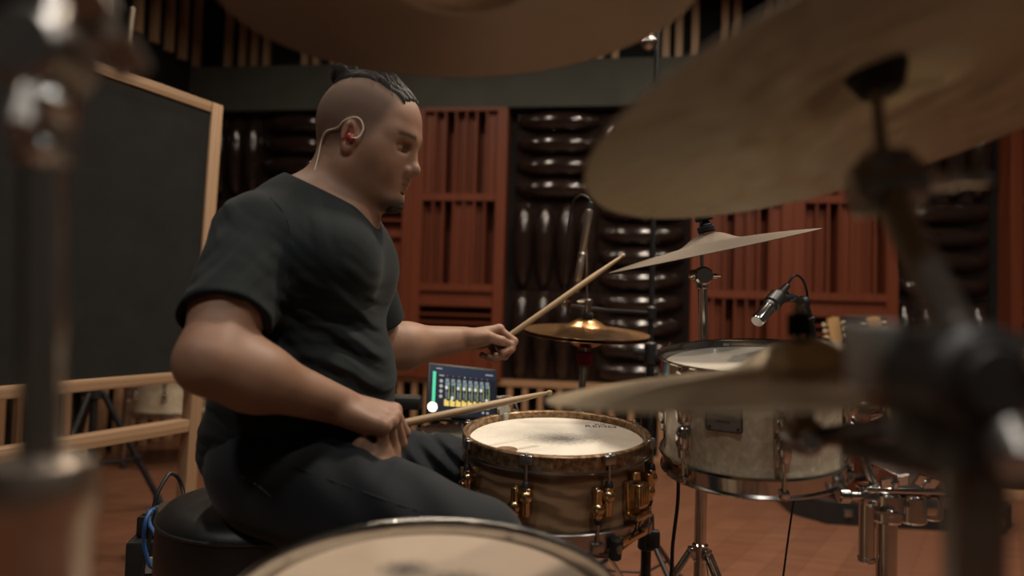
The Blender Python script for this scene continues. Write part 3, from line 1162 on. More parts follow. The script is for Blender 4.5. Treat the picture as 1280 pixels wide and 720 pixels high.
def build_hihat_stand():
    b = Vector((HH_C.x - 0.02, HH_C.y, 0))
    t = thing('hi_hat_stand', b, 'chrome hi-hat stand with pull rod and pedal', 'cymbal stand')
    iv = Matrix.Translation(b).inverted()
    top = iv @ HH_C
    lc = iv @ lowc
    m = MB()
    m.cyl((0, 0, 0.05), (0, 0, 0.52), 0.0135)
    m.cyl((0, 0, 0.5), lc - Vector((0.004, 0, 0.055)), 0.0105)
    m.build('tube', MT['chrome'], t)
    m = MB()
    m.tube([(0, 0, 0.5), lc - Vector((0, 0, 0.03)), top, iv @ P(733, 292, 1.93)], 0.0033, 10)
    m.build('pull_rod', MT['chrome'], t)
    m = MB()
    m.cyl(lc - hn * 0.05, lc - hn * 0.012, 0.022, 0.024)
    plabel(m.build('cymbal_seat', MT['felt_red'], t), 'red cymbal seat under the hats')
    m = MB()
    m.cyl(top + hn * 0.004, top + hn * 0.016, 0.017, mat=MT['felt_black'])
    m.cyl(top + hn * 0.016, top + hn * 0.050, 0.0095, mat=MT['chrome'])
    m.cyl(top + hn * 0.040, top + hn * 0.055, 0.0125, mat=MT['chrome'])
    wing_nut(m, top + hn * 0.046 + Vector((-0.012, 0, 0)), (-1, 0, 0), 0.016, MT['chrome'])
    m.build('clutch', None, t)
    m = MB()
    m.cyl((0, 0, 0.50), (0, 0, 0.54), 0.019)
    wing_nut(m, (0.02, 0, 0.52), (1, 0, 0), 0.014)
    m.build('height_collar', MT['chrome'], t)
    tripod(t, (0, 0, 0.36), 0.26, MT['chrome'], a0=0.35)
    m = MB()
    m.box((-0.20, -0.02, 0.05), (0.30, 0.085, 0.012), rot=Matrix.Rotation(R(10), 4, 'Y'), bev=0.004)
    m.box((-0.20, -0.02, 0.010), (0.30, 0.07, 0.010), bev=0.003)
    m.box((-0.345, -0.02, 0.022), (0.03, 0.07, 0.03), bev=0.004)
    m.build('pedal', MT['steel'], t)
    return t


build_hihat_stand()

# ------------------------------------------------------------------ far crash on a straight chrome stand
CR_C = P(884, 292, 1.56)
cn = Vector((-0.245, -0.04, 1)).normalized()
cymbal('crash_cymbal', CR_C, cn, 0.236, 0.020, 0.06, 0.022, MT['cym_thin'], 'thin crash cymbal on the straight chrome stand, tilted up to the right', 'cymbal')


def build_straight_stand():
    foot = P(875, 690, 1.56)
    b = Vector((foot.x, foot.y, 0))
    t = thing('cymbal_stand', b, 'straight chrome cymbal stand behind the white pearl tom', 'cymbal stand')
    iv = Matrix.Translation(b).inverted()
    c = iv @ CR_C
    j1 = iv @ P(878, 345, 1.56)
    j2 = iv @ P(879, 436, 1.56)
    m = MB()
    m.cyl((0, 0, 0.08), (0, 0, j2.z - 0.02), 0.0135)
    m.build('lower_tube', MT['chrome'], t)
    m = MB()
    m.cyl((0, 0, j2.z - 0.02), (j1.x, j1.y, j1.z), 0.0105)
    m.build('upper_tube', MT['chrome'], t)
    m = MB()
    m.cyl((0, 0, j2.z - 0.03), (0, 0, j2.z + 0.015), 0.019)
    m.box((-0.026, 0, j2.z - 0.005), (0.03, 0.02, 0.03), bev=0.004)
    wing_nut(m, (-0.04, 0, j2.z - 0.005), (-1, 0, 0), 0.016)
    m.build('height_collar', MT['chrome'], t)
    m = MB()
    m.cyl(j1 + Vector((0, -0.018, 0)), j1 + Vector((0, 0.018, 0)), 0.021)
    m.cyl(j1 - Vector((0, 0, 0.03)), j1, 0.013)
    m.sphere(j1 + Vector((-0.022, -0.004, 0.002)), 0.012)
    wing_nut(m, j1 + Vector((0.02, -0.006, 0)), (1, -0.2, 0), 0.014)
    m.build('tilter', MT['chrome'], t)
    m = MB()
    m.cyl(j1, c + cn * 0.075, 0.0042)
    m.build('rod', MT['chrome'], t)
    m = MB()
    m.cyl(c - cn * 0.020, c - cn * 0.006, 0.018, mat=MT['felt_black'])
    m.cyl(c + cn * 0.003, c + cn * 0.018, 0.020, mat=MT['felt_black'])
    m.cyl(c + cn * 0.018, c + cn * 0.03, 0.014, 0.010, mat=MT['black_plastic'])
    m.cyl(c + cn * 0.030, c + cn * 0.044, 0.021, 0.020, mat=MT['felt_black'])
    m.cyl(c + cn * 0.044, c + cn * 0.060, 0.010, mat=MT['black_plastic'])
    m.build('wing_nut_and_felts', None, t)
    tripod(t, (0, 0, 0.385), 0.27, MT['chrome'], a0=-1.0)
    return t


build_straight_stand()

# ------------------------------------------------------------------ near ride seen edge-on
RD_C = P(1001, 424, 0.68)
rn = Vector((-0.10, 0.06, 1)).normalized()
cymbal('ride_cymbal', RD_C, rn, 0.258, 0.018, 0.062, 0.026, MT['cym_ride'], 'blurred brass ride cymbal seen nearly edge-on in front of the white tom', 'cymbal')

# big hammered cymbal at the top right, seen from below
BG_C = P(1091, 78, 0.60)
bn = disc_normal(BG_C, 18.7, 0.345, True)
cymbal('ride_cymbal', BG_C, bn, 0.268, 0.020, 0.06, 0.024, MT['cym_dry'], 'big hammered cymbal seen from below at the top right', 'cymbal')

# top crash seen from below
TC_C = P(578, -48, 0.66)
tcn = disc_normal(TC_C, 2.0, 0.44, True)
cymbal('crash_cymbal', TC_C, tcn, 0.229, 0.016, 0.055, 0.022, MT['cym_crash'], 'smooth brown crash cymbal cut off by the top edge above the drummer', 'cymbal')


def build_right_stand():
    foot = P(1213, 650, 0.37)
    b = Vector((foot.x, foot.y, 0))
    t = thing('cymbal_boom_stand', b, 'big blurred boom stand in the right foreground holding the hammered cymbal', 'cymbal stand')
    iv = Matrix.Translation(b).inverted()
    hub = iv @ P(1222, 470, 0.37)
    c = iv @ BG_C
    j = iv @ P(1106, 235, 0.52)
    m = MB()
    m.cyl((0, 0, 0.06), (0, 0, 0.62), 0.0185, mat=MT['dark_chrome'])
    m.cyl((0, 0, 0.60), hub, 0.015, mat=MT['dark_chrome'])
    m.build('tube', None, t)
    m = MB()
    m.cyl((0, 0, 0.56), (0, 0, 0.63), 0.026)
    wing_nut(m, (0.028, -0.01, 0.6), (1, -0.4, 0), 0.02)
    m.build('height_collar', MT['dark_chrome'], t)
    hm_ = MB()
    hm_.cyl(hub + Vector((-0.012, -0.028, 0)), hub + Vector((-0.012, 0.024, 0)), 0.028, n=28, mat=MT['hub_grey'])
    hm_.cyl(hub + Vector((-0.012, -0.036, 0)), hub + Vector((-0.012, -0.028, 0)), 0.018, n=24, mat=MT['hub_grey'])
    hm_.box(hub + Vector((0.0, 0, 0.006)), (0.075, 0.034, 0.036), bev=0.008, mat=MT['hub_grey'])
    hm_.cyl(hub + Vector((0.02, -0.02, 0.018)), hub + Vector((0.02, -0.03, 0.018)), 0.006, mat=MT['hub_grey'])
    hm_.cyl(hub + Vector((0.006, -0.02, -0.012)), hub + Vector((0.006, -0.034, -0.012)), 0.006, mat=MT['chrome'])
    wing_nut(hm_, hub + Vector((0.04, -0.01, 0.004)), (1, -0.3, 0.1), 0.02, MT['hub_grey'])
    hm_.sphere(hub + Vector((0.004, -0.036, 0.012)), 0.0075, mat=MT['chrome'])  # this ball and the next added to catch lamp glints
    hm_.sphere(hub + Vector((0.008, -0.036, -0.008)), 0.0075, mat=MT['chrome'])
    hm_.build('tilter', None, t)
    m = MB()
    d = (j - hub).normalized()
    m.cyl(hub - d * 0.06, j, 0.0115)
    m.build('boom_arm', MT['dark_chrome'], t)
    m = MB()
    ax = Vector((0.9, -0.2, 0.1)).normalized()
    m.cyl(j - ax * 0.024, j + ax * 0.026, 0.021, n=26, mat=MT['dark_chrome'])
    m.box(j + Vector((0, 0, 0.012)), (0.034, 0.03, 0.034), bev=0.006, mat=MT['dark_chrome'])
    m.cyl(j + ax * 0.026, j + ax * 0.050, 0.007, mat=MT['chrome'])
    m.box(j + ax * 0.056, (0.034, 0.012, 0.011), bev=0.003, mat=MT['chrome'])
    m.build('boom_tilter', None, t)
    m = MB()
    m.cyl(j, c - bn * 0.004, 0.0055, 0.0045, mat=MT['dark_chrome'])
    m.cyl(c, c + bn * 0.05, 0.0038, mat=MT['dark_chrome'])
    m.build('rod', None, t)
    m = MB()
    m.cyl(c - bn * 0.030, c - bn * 0.006, 0.019, 0.026, mat=MT['felt_black'])
    m.cyl(c + bn * 0.004, c + bn * 0.02, 0.02, mat=MT['felt_black'])
    wing_nut(m, c + bn * 0.02, bn, 0.016, MT['chrome'])
    m.build('felts', None, t)
    tripod(t, (0, 0, 0.34), 0.27, MT['dark_chrome'], a0=-0.2)
    return t


build_right_stand()


def build_ride_arm():
    cl = P(1170, 500, 0.41)
    t = thing('cymbal_mount', Matrix.Translation(cl), 'dark clamp-on cymbal arm reaching from the right foreground stand to the edge-on ride', 'cymbal arm')
    iv = Matrix.Translation(cl).inverted()
    c = iv @ RD_C
    el = iv @ P(1004, 545, 0.68)
    post = iv @ P(1216, 540, 0.37)
    m = MB()
    m.box(post.lerp(Vector((0, 0, 0)), 0.5) + Vector((0, 0, 0.0)), (0.058, 0.05, 0.05), bev=0.009, mat=MT['hub_grey'])
    m.box(post + Vector((0.004, 0, 0)), (0.054, 0.052, 0.046), bev=0.008, mat=MT['hub_grey'])
    m.box((-0.008, 0.02, 0.030), (0.06, 0.05, 0.022), bev=0.006, mat=MT['hub_grey'])
    m.cyl((-0.040, 0.0, 0.005), (-0.040, 0.0, 0.046), 0.012, 0.017, mat=MT['felt_grey'])
    m.cyl((-0.02, -0.02, -0.014), (-0.02, -0.034, -0.014), 0.006, mat=MT['chrome'])
    wing_nut(m, post + Vector((0.03, -0.02, -0.004)), (0.9, -0.5, 0), 0.02, MT['hub_grey'])
    m.sphere(iv @ P(1068, 477, 0.42), 0.0065, mat=MT['chrome'])  # chrome ball added for a blurred lamp glint
    m.cyl(iv @ P(1068, 477, 0.42), iv @ P(1090, 480, 0.43), 0.004, mat=MT['chrome'])
    m.build('clamp', None, t)
    m = MB()
    m.tube([post.lerp(Vector((0, 0, 0)), 0.5), iv @ P(1120, 535, 0.52), el + Vector((0.02, 0, 0))], 0.0095, 12)
    m.tube([iv @ P(1190, 585, 0.44), iv @ P(1060, 560, 0.58)], 0.008, 12)
    m.build('arm_tube', MT['hub_grey'], t)
    m = MB()
    m.cyl(el + Vector((0, -0.014, 0)), el + Vector((0, 0.014, 0)), 0.019, n=24, mat=MT['dark_chrome'])
    m.cyl(el + Vector((0, -0.02, 0)), el + Vector((0, -0.014, 0)), 0.012, n=20, mat=MT['chrome'])
    m.box(el + Vector((-0.002, 0, 0.012)), (0.022, 0.02, 0.03), bev=0.004, mat=MT['dark_chrome'])
    wing_nut(m, el + Vector((0.02, -0.006, -0.004)), (1, 0, -0.2), 0.014, MT['chrome'])
    m.build('tilter', None, t)
    m = MB()
    m.cyl(el, c + rn * 0.036, 0.0042, mat=MT['chrome'])
    m.cyl(el + (c - el) * 0.3, c - rn * 0.004, 0.0085, mat=MT['chrome'])
    m.build('rod', None, t)
    m = MB()
    m.cyl(c - rn * 0.016, c - rn * 0.003, 0.017, mat=MT['felt_black'])
    m.cyl(c + rn * 0.003, c + rn * 0.026, 0.0125, 0.0105, mat=MT['felt_black'])
    m.cyl(c + rn * 0.026, c + rn * 0.036, 0.005, mat=MT['gold'])
    m.build('felts', None, t)
    return t


build_ride_arm()


def build_left_stand():
    foot = P(46, 640, 0.36)
    b = Vector((foot.x, foot.y, 0))
    t = thing('cymbal_boom_stand', b, 'blurred chrome boom stand in the left foreground with a thick clamp at the bottom', 'cymbal stand')
    iv = Matrix.Translation(b).inverted()
    top = iv @ P(56, 70, 0.36)
    mid = iv @ P(52, 596, 0.36)
    c = iv @ TC_C
    m = MB()
    m.cyl((0, 0, 0.05), (mid.x, mid.y, mid.z), 0.0195)
    m.build('lower_tube', MT['steel'], t)
    m = MB()
    m.cyl((mid.x, mid.y, mid.z - 0.01), top, 0.0105)
    m.build('upper_tube', MT['chrome'], t)
    m = MB()
    m.lathe([(0, 0.0), (0.012, 0.0), (0.024, -0.004), (0.0265, -0.012), (0.0265, -0.030), (0.024, -0.034), (0.024, -0.10), (0.021, -0.105), (0, -0.105)], 36, M=Matrix.Translation(mid + Vector((0, 0, 0.012))))
    wing_nut(m, mid + Vector((-0.026, -0.01, -0.02)), (-1, -0.3, 0), 0.02)
    m.build('height_collar', simple('brushed_nickel', (0.50, 0.42, 0.35, 1), 0.36, 1.0, 0.08, 60), t)
    m = MB()
    m.cyl(top + Vector((0, -0.02, 0)), top + Vector((0, 0.02, 0)), 0.020, n=26, mat=MT['dark_chrome'])
    m.box(top + Vector((0.002, 0, -0.024)), (0.026, 0.026, 0.03), bev=0.005, mat=MT['chrome'])
    m.cyl(top + Vector((0.002, -0.012, -0.046)), top + Vector((0.002, -0.02, -0.046)), 0.006, mat=MT['chrome'])
    m.sphere(iv @ P(65, 130, 0.345), 0.0085, mat=MT['chrome'])  # chrome ball added on the tube to give a bright glint
    m.cyl(iv @ P(65, 130, 0.345), iv @ P(58, 130, 0.36), 0.005, mat=MT['chrome'])
    m.sphere(iv @ P(50, 185, 0.348), 0.0085, mat=MT['chrome'])  # second ball added for a glint
    m.cyl(iv @ P(50, 185, 0.348), iv @ P(52, 185, 0.36), 0.005, mat=MT['chrome'])
    m.cyl(iv @ P(54, 105, 0.36), iv @ P(54, 205, 0.36), 0.0145, mat=MT['dark_chrome'])
    wing_nut(m, top + Vector((-0.022, -0.006, -0.004)), (-1, -0.2, 0), 0.02, MT['dark_chrome'])
    wing_nut(m, top + Vector((0.026, -0.006, 0.008)), (1, -0.2, 0.3), 0.018, MT['dark_chrome'])
    m.build('tilter', None, t)
    tip = c + tcn * 0.16
    knee = iv @ P(120, -150, 0.42)
    m = MB()
    m.cyl(top - (knee - top).normalized() * 0.05, knee, 0.009)
    m.build('upper_post', MT['dark_chrome'], t)
    m = MB()
    m.cyl(knee - (tip - knee).normalized() * 0.08, tip, 0.0085)
    m.cyl(knee + Vector((0, -0.018, 0)), knee + Vector((0, 0.018, 0)), 0.018)
    m.build('boom_arm', MT['dark_chrome'], t)
    m = MB()
    m.cyl(tip + tcn * 0.01, c - tcn * 0.03, 0.0045, mat=MT['chrome'])
    m.cyl(tip + Vector((0, -0.014, 0)), tip + Vector((0, 0.014, 0)), 0.016, mat=MT['dark_chrome'])
    m.cyl(c + tcn * 0.003, c + tcn * 0.018, 0.02, mat=MT['felt_black'])
    m.cyl(c - tcn * 0.018, c - tcn * 0.003, 0.02, mat=MT['felt_black'])
    m.cyl(c - tcn * 0.028, c - tcn * 0.018, 0.009, mat=MT['chrome'])
    m.build('rod_and_felts', None, t)
    tripod(t, (0, 0, 0.30), 0.25, MT['steel'], a0=2.4)
    return t


build_left_stand()


# ------------------------------------------------------------------ chrome tom holder at the lower right
def build_tom_holder():
    pt = P(1108, 690, 1.16)
    b = Vector((pt.x, pt.y, 0))
    t = thing('tom_holder_stand', b, 'chrome multi-clamp tom holder stand right of the white pearl tom', 'tom holder')
    iv = Matrix.Translation(b).inverted()
    top = iv @ P(1110, 612, 1.16)
    z = top.z
    m = MB()
    m.cyl((0, 0, 0.05), (0, 0, z + 0.01), 0.0165)
    m.build('post', MT['chrome'], t)
    m = MB()
    m.cyl((-0.036, -0.004, z - 0.115), (-0.036, -0.004, z + 0.005), 0.0125)
    m.cyl((-0.036, -0.004, z - 0.122), (-0.036, -0.004, z - 0.113), 0.014)
    m.build('side_rod', MT['chrome'], t)
    m = MB()
    m.cyl((0, 0, z - 0.055), (0, 0, z - 0.004), 0.026, n=26)
    m.cyl((0.042, 0.0, z - 0.055), (0.042, 0.0, z - 0.006), 0.024, n=26)
    m.cyl((0.078, 0.004, z - 0.05), (0.078, 0.004, z - 0.010), 0.017, n=22)
    m.box((0.03, 0.0, z - 0.026), (0.10, 0.030, 0.030), bev=0.006)
    m.box((0.022, 0, z + 0.002), (0.135, 0.044, 0.010), bev=0.004)
    m.box((-0.034, 0, z - 0.014), (0.03, 0.034, 0.026), bev=0.006)
    m.cyl((-0.066, -0.004, z - 0.012), (-0.03, -0.004, z - 0.012), 0.0085)
    m.cyl((-0.086, -0.004, z - 0.012), (-0.066, -0.004, z - 0.012), 0.013, n=12)
    wing_nut(m, (0.0, -0.022, z + 0.01), (-0.3, -0.5, 0.8), 0.018)
    wing_nut(m, (0.05, -0.018, z + 0.010), (0.3, -0.4, 0.9), 0.016)
    wing_nut(m, (-0.01, -0.03, z - 0.03), (-0.6, -0.8, 0), 0.016)
    m.build('multi_clamp', MT['chrome'], t)
    e = iv @ BR_P
    m = MB()
    k = iv @ P(1062, 500, 1.24)
    m.tube([(-0.02, 0.0, z + 0.0), (-0.035, 0.02, z + 0.06), Vector((k.x, k.y, k.z - 0.05)), Vector((e.x + 0.03, e.y, e.z + 0.005)), e], 0.0065, 12, smooth=6)
    m.build('l_rod', MT['chrome'], t)
    m = MB()
    w = iv @ P(1044, 500, 1.22)
    m.cyl((e.x + 0.012, e.y - 0.012, e.z + 0.03), (e.x + 0.012, e.y - 0.03, e.z + 0.03), 0.008)
    wing_nut(m, (e.x + 0.028, e.y - 0.01, e.z + 0.035), (0.5, -0.6, 0.5), 0.018)
    m.cyl((e.x + 0.01, e.y, e.z + 0.02), (e.x + 0.05, e.y, e.z + 0.025), 0.01)
    m.build('memory_lock', MT['chrome'], t)
    m = MB()
    m.box((0.03, 0.03, z + 0.045), (0.15, 0.014, 0.05), rot=Matrix.Rotation(R(24), 4, 'Y'), bev=0.004)
    m.torus((0, 0, 0), 0.011, 0.003, n=20, m=8, M=Matrix.Translation((0.012, 0.02, z + 0.05)) @ Matrix.Rotation(R(90), 4, 'X'))
    m.build('clamp_plate', MT['steel'], t)
    tripod(t, (0, 0, 0.34), 0.28, MT['chrome'], a0=0.9)
    return t


build_tom_holder()
# ------------------------------------------------------------------ microphones and stands
def build_hat_mic():
    top = P(737, 262, 1.93)
    bot = P(722, 352, 1.93)
    d = (bot - top).normalized()
    Mx = Matrix.Translation(top) @ frame(d, (1, 0, 0))
    L = (bot - top).length
    t = thing('pencil_microphone', Mx, 'silver pencil microphone pointing down at the hi-hat', 'microphone')
    m = MB()
    m.lathe([(0, 0), (0.0095, 0.0), (0.0105, 0.003), (0.0105, 0.012), (0.0095, 0.013), (0.0105, 0.014), (0.0105, L * 0.62), (0.0085, L * 0.64), (0.0085, L * 0.67), (0.0105, L * 0.69), (0.0105, L - 0.002), (0.009, L), (0, L)], 24)
    m.build('body', simple('champagne_metal', (0.55, 0.47, 0.38, 1), 0.3, 0.9, 0.05, 60), t)
    m = MB()
    m.lathe([(0, L), (0.0095, L), (0.0095, L + 0.028), (0.008, L + 0.031), (0, L + 0.031)], 20)
    m.build('capsule', MT['steel'], t)
    m = MB()
    m.cyl((0, 0, -0.022), (0, 0, 0.0), 0.0075, 0.009)
    m.build('plug', MT['black_plastic'], t)
    return t, Mx, L


hm_t, HM_M, HM_L = build_hat_mic()

# black microphone stand behind the hats, with a short arm to the hat microphone and a boom for the hanging one
MS = P(812, 480, 2.2)
MS_B = Vector((MS.x, MS.y, 0))


def build_mic_stand():
    t = thing('microphone_stand', MS_B, 'tall black microphone stand rising behind the hi-hat', 'microphone stand')
    iv = Matrix.Translation(MS_B).inverted()
    m = MB()
    m.cyl((0, 0, 0.06), (0, 0, 0.80), 0.0125)
    m.cyl((0, 0, 0.78), (0, 0, 2.08), 0.009)
    m.build('pole', MT['black_metal'], t)
    m = MB()
    m.cyl((0, 0, 0.765), (0, 0, 0.835), 0.019)
    m.box((-0.03, 0, 0.80), (0.05, 0.014, 0.02), bev=0.004)
    m.box((0.024, -0.005, 0.79), (0.03, 0.02, 0.03), bev=0.004)
    m.build('height_clutch', MT['black_plastic'], t)
    mic = iv @ P(812, 24, 2.2)
    hub = Vector((0, 0, 2.08))
    m = MB()
    tail = hub + (hub - (mic + Vector((0, 0, 0.13)))).normalized() * 0.25
    m.cyl(tail, mic + Vector((0, 0, 0.13)), 0.007)
    m.cyl(hub + Vector((0, -0.02, 0)), hub + Vector((0, 0.02, 0)), 0.02)
    m.build('boom_arm', MT['black_metal'], t)
    # lower arm to the hat microphone
    cp = iv @ (HM_M @ Vector((0, 0, HM_L * 0.63)))
    el = iv @ P(712, 382, 2.02)
    sl = Vector((0, 0, 0.93))
    m = MB()
    m.tube([sl, iv @ P(760, 388, 2.14), el, cp + Vector((-0.002, 0.012, -0.004))], 0.0055, 10)
    m.cyl(sl - Vector((0, 0, 0.02)), sl + Vector((0, 0, 0.02)), 0.016)
    wing_nut(m, el + Vector((-0.006, -0.008, 0.006)), (-0.8, -0.4, 0.3), 0.013, None)
    m.build('side_arm', MT['black_metal'], t)
    m = MB()
    cm = iv @ HM_M
    m.cyl(cm @ Vector((0, 0, HM_L * 0.60)), cm @ Vector((0, 0, HM_L * 0.67)), 0.0125, n=20)
    m.build('microphone_clip', MT['steel'], t)
    tripod(t, (0, 0, 0.22), 0.26, MT['black_metal'], a0=0.9, double=False)
    return t


build_mic_stand()


def cable(name, pts, r, mat, label, cat='cable', smooth=8, group=None):
    m = MB()
    m.tube(pts, r, 8, smooth=smooth)
    o = m.build(name, mat)
    tag(o, label, cat, group)
    return o


cable('microphone_cable', [HM_M @ Vector((0, 0, -0.022)), P(735, 247, 1.93), P(726, 244, 1.95), P(717, 252, 1.97), P(711, 275, 1.99), P(709, 310, 2.0), P(705, 350, 2.02), P(708, 384, 2.04)], 0.0028, MT['cable'], 'thin cable looping off the top of the hi-hat microphone')


def build_hanging_mic():
    top = P(812, 24, 2.2)
    t = thing('overhead_microphone', Matrix.Translation(top), 'silver ball-headed microphone hanging upside down at the top of the photo', 'microphone')
    iv = Matrix.Translation(top).inverted()
    z1 = (iv @ P(812, 46, 2.2)).z
    m = MB()
    m.lathe([(0, 0.10), (0.0105, 0.10), (0.012, 0.06), (0.017, z1 + 0.012), (0.0175, z1), (0, z1)], 24)
    m.build('body', MT['steel'], t)
    m = MB()
    zc = z1 - 0.021
    m.sphere((0, 0, zc), 0.0255, n=24, mat=MT['steel'])
    m.cyl((0, 0, zc - 0.003), (0, 0, zc + 0.003), 0.0264, mat=MT['chrome'], n=24)
    m.build('grille', None, t)
    m = MB()
    m.cyl((0, 0, 0.095), (0, 0, 0.135), 0.0125)
    m.build('clip', MT['black_plastic'], t)


build_hanging_mic()


def build_tom_mic():
    tip = P(946, 402, 1.27)
    tail = P(984, 357, 1.33)
    d = (tip - tail).normalized()
    L = (tip - tail).length
    Mx = Matrix.Translation(tail) @ frame(d, (1, 0, 0))
    t = thing('tom_microphone', Mx, 'black clip-on microphone with silver nose aimed at the white tom', 'microphone')
    m = MB()
    m.lathe([(0, 0), (0.006, 0), (0.009, 0.03), (0.0115, 0.036), (0.0135, L * 0.5), (0.0135, L * 0.62), (0.012, L * 0.63), (0, L * 0.63)], 24)
    m.build('body', MT['black_plastic'], t)
    m = MB()
    m.lathe([(0, L * 0.62), (0.0125, L * 0.62), (0.0125, L * 0.97), (0.011, L), (0, L)], 24)
    plabel(m.build('grille', MT['chrome'], t), 'silver nose of the microphone')
    m = MB()
    c = Vector((0, 0, L * 0.42))
    m.cyl(c - Vector((0, 0, 0.016)), c + Vector((0, 0, 0.016)), 0.0165, n=20)
    iv = Mx.inverted()
    p1, p2, p3 = iv @ P(990, 372, 1.34), iv @ P(1004, 378, 1.37), iv @ P(1012, 408, 1.38)
    m.tube([c, p1, p2], 0.008, 10)
    m.tube([p2, p3, iv @ P(1016, 432, 1.39)], 0.0105, 12)
    m.sphere(p2, 0.014, n=16)
    m.build('clip_arm', MT['black_plastic'], t)
    m = MB()
    h = iv @ (TT_M @ Vector((0.168, 0.03, TT_H - 0.01)))
    m.tube([iv @ P(1016, 432, 1.39), h], 0.009, 12)
    m.box(h, (0.03, 0.03, 0.036), bev=0.005)
    m.cyl(iv @ P(1000, 402, 1.36), iv @ P(1018, 398, 1.36), 0.0045)
    m.torus((0, 0, 0), 0.012, 0.0025, n=20, m=8, M=Matrix.Translation(iv @ P(986, 371, 1.335)) @ Matrix.Rotation(R(80), 4, 'X'))
    m.build('rim_clamp', MT['black_plastic'], t)
    return t, tail


tm_t, tm_tail = build_tom_mic()
cable('microphone_cable', [tm_tail + Vector((0, 0, 0)), P(992, 345, 1.33), P(1001, 347, 1.35), P(1008, 362, 1.37), P(1011, 390, 1.40), P(1016, 420, 1.42), P(1018, 480, 1.46), P(1010, 560, 1.5), P(990, 640, 1.55), Vector((0.62, 1.62, 0.006))], 0.0024, MT['cable'], 'thin black cable curving off the tail of the tom microphone')

# cable hanging down between the snare and the tom
cable('drum_cable', [P(848, 596, 1.52), P(847, 630, 1.52), P(841, 680, 1.52), P(836, 740, 1.5), Vector((0.30, 1.46, 0.006)), Vector((0.18, 1.6, 0.006))], 0.0042, MT['cable'], 'black cable hanging between the snare and the white tom')


# second, shorter black stand with boom and counterweight next to the snare
def build_short_stand():
    top = P(806, 500, 1.75)
    b = Vector((top.x + 0.012, top.y, 0))
    t = thing('boom_microphone_stand', b, 'short black boom stand with plastic clutch just right of the snare', 'microphone stand')
    iv = Matrix.Translation(b).inverted()
    m = MB()
    m.cyl((0, 0, 0.05), (0, 0, 0.42), 0.013)
    m.cyl((0, 0, 0.40), iv @ top, 0.009)
    m.build('pole', MT['black_metal'], t)
    m = MB()
    cz = (iv @ P(818, 660, 1.75)).z
    m.cyl((0, 0, cz - 0.05), (0, 0, cz + 0.04), 0.022, 0.018)
    m.box((-0.03, -0.01, cz + 0.03), (0.06, 0.02, 0.02), rot=Matrix.Rotation(R(-28), 4, 'Y'), bev=0.004)
    m.box((0.014, -0.012, cz - 0.02), (0.034, 0.024, 0.045), bev=0.006)
    m.build('height_clutch', MT['black_plastic'], t)
    m = MB()
    a = iv @ P(770, 690, 1.70)
    m.cyl(iv @ P(826, 470, 1.82), iv @ P(800, 585, 1.72), 0.0075)
    m.cyl((iv @ top) + Vector((0, -0.016, 0)), (iv @ top) + Vector((0, 0.016, 0)), 0.018)
    m.build('boom_arm', MT['black_metal'], t)
    tripod(t, (0, 0, 0.24), 0.24, MT['black_metal'], a0=0.2, double=False)


build_short_stand()


# ------------------------------------------------------------------ felt board with pale wooden frame
def build_board():
    d = Vector((math.sin(R(24)), math.cos(R(24)), 0))
    r0 = P(243, 340, 2.4)
    base = Vector((r0.x, r0.y, 0))
    xax = -d                       # local x runs from the far right post towards the near left one
    yax = Vector((0, 0, 1)).cross(xax)
    Mx = Matrix((xax, yax, Vector((0, 0, 1)))).transposed().to_4x4()
    lean = Matrix.Rotation(R(-2.0), 4, Vector((1, 0, 0)))
    lean = Matrix.Rotation(R(2.0 if (Mx.to_3x3() @ (Matrix.Rotation(R(2.0), 3, 'X') @ Vector((0, 0, 1)))).x > 0 else -2.0), 4, 'X')
    Mx = Matrix.Translation(base + Vector((0, 0, 0.003))) @ Mx @ lean
    t = thing('felt_board', Mx, 'big charcoal felt board in a pale wooden frame on the left', 'acoustic screen')
    Wd = 1.30
    zt, zb, zr = 1.615, 0.665, 0.495
    m = MB()
    m.box((Wd / 2, 0, (zt + zb) / 2), (Wd - 0.04, 0.026, zt - zb - 0.02))
    m.build('felt_panel', MT['felt_panel'], t, smooth=False)
    for x in (0.0, Wd):
        m = MB()
        m.box((x, 0, zt / 2), (0.046, 0.046, zt), bev=0.003)
        m.build('post', MT['pale_wood'], t)
        m = MB()
        m.box((x, 0, 0.022), (0.05, 0.5, 0.044), bev=0.004)
        m.build('foot', MT['pale_wood'], t)
    m = MB(); m.box((Wd / 2, 0, zt - 0.018), (Wd - 0.048, 0.040, 0.036), bev=0.003); m.build('top_rail', MT['pale_rail'], t)
    m = MB(); m.box((Wd / 2, 0, zb), (Wd - 0.048, 0.044, 0.036), bev=0.003); m.build('bottom_rail', MT['pale_rail'], t)
    m = MB(); m.box((Wd / 2, 0, zr), (Wd - 0.048, 0.044, 0.042), bev=0.003); m.build('low_rail', MT['pale_rail'], t)


build_board()


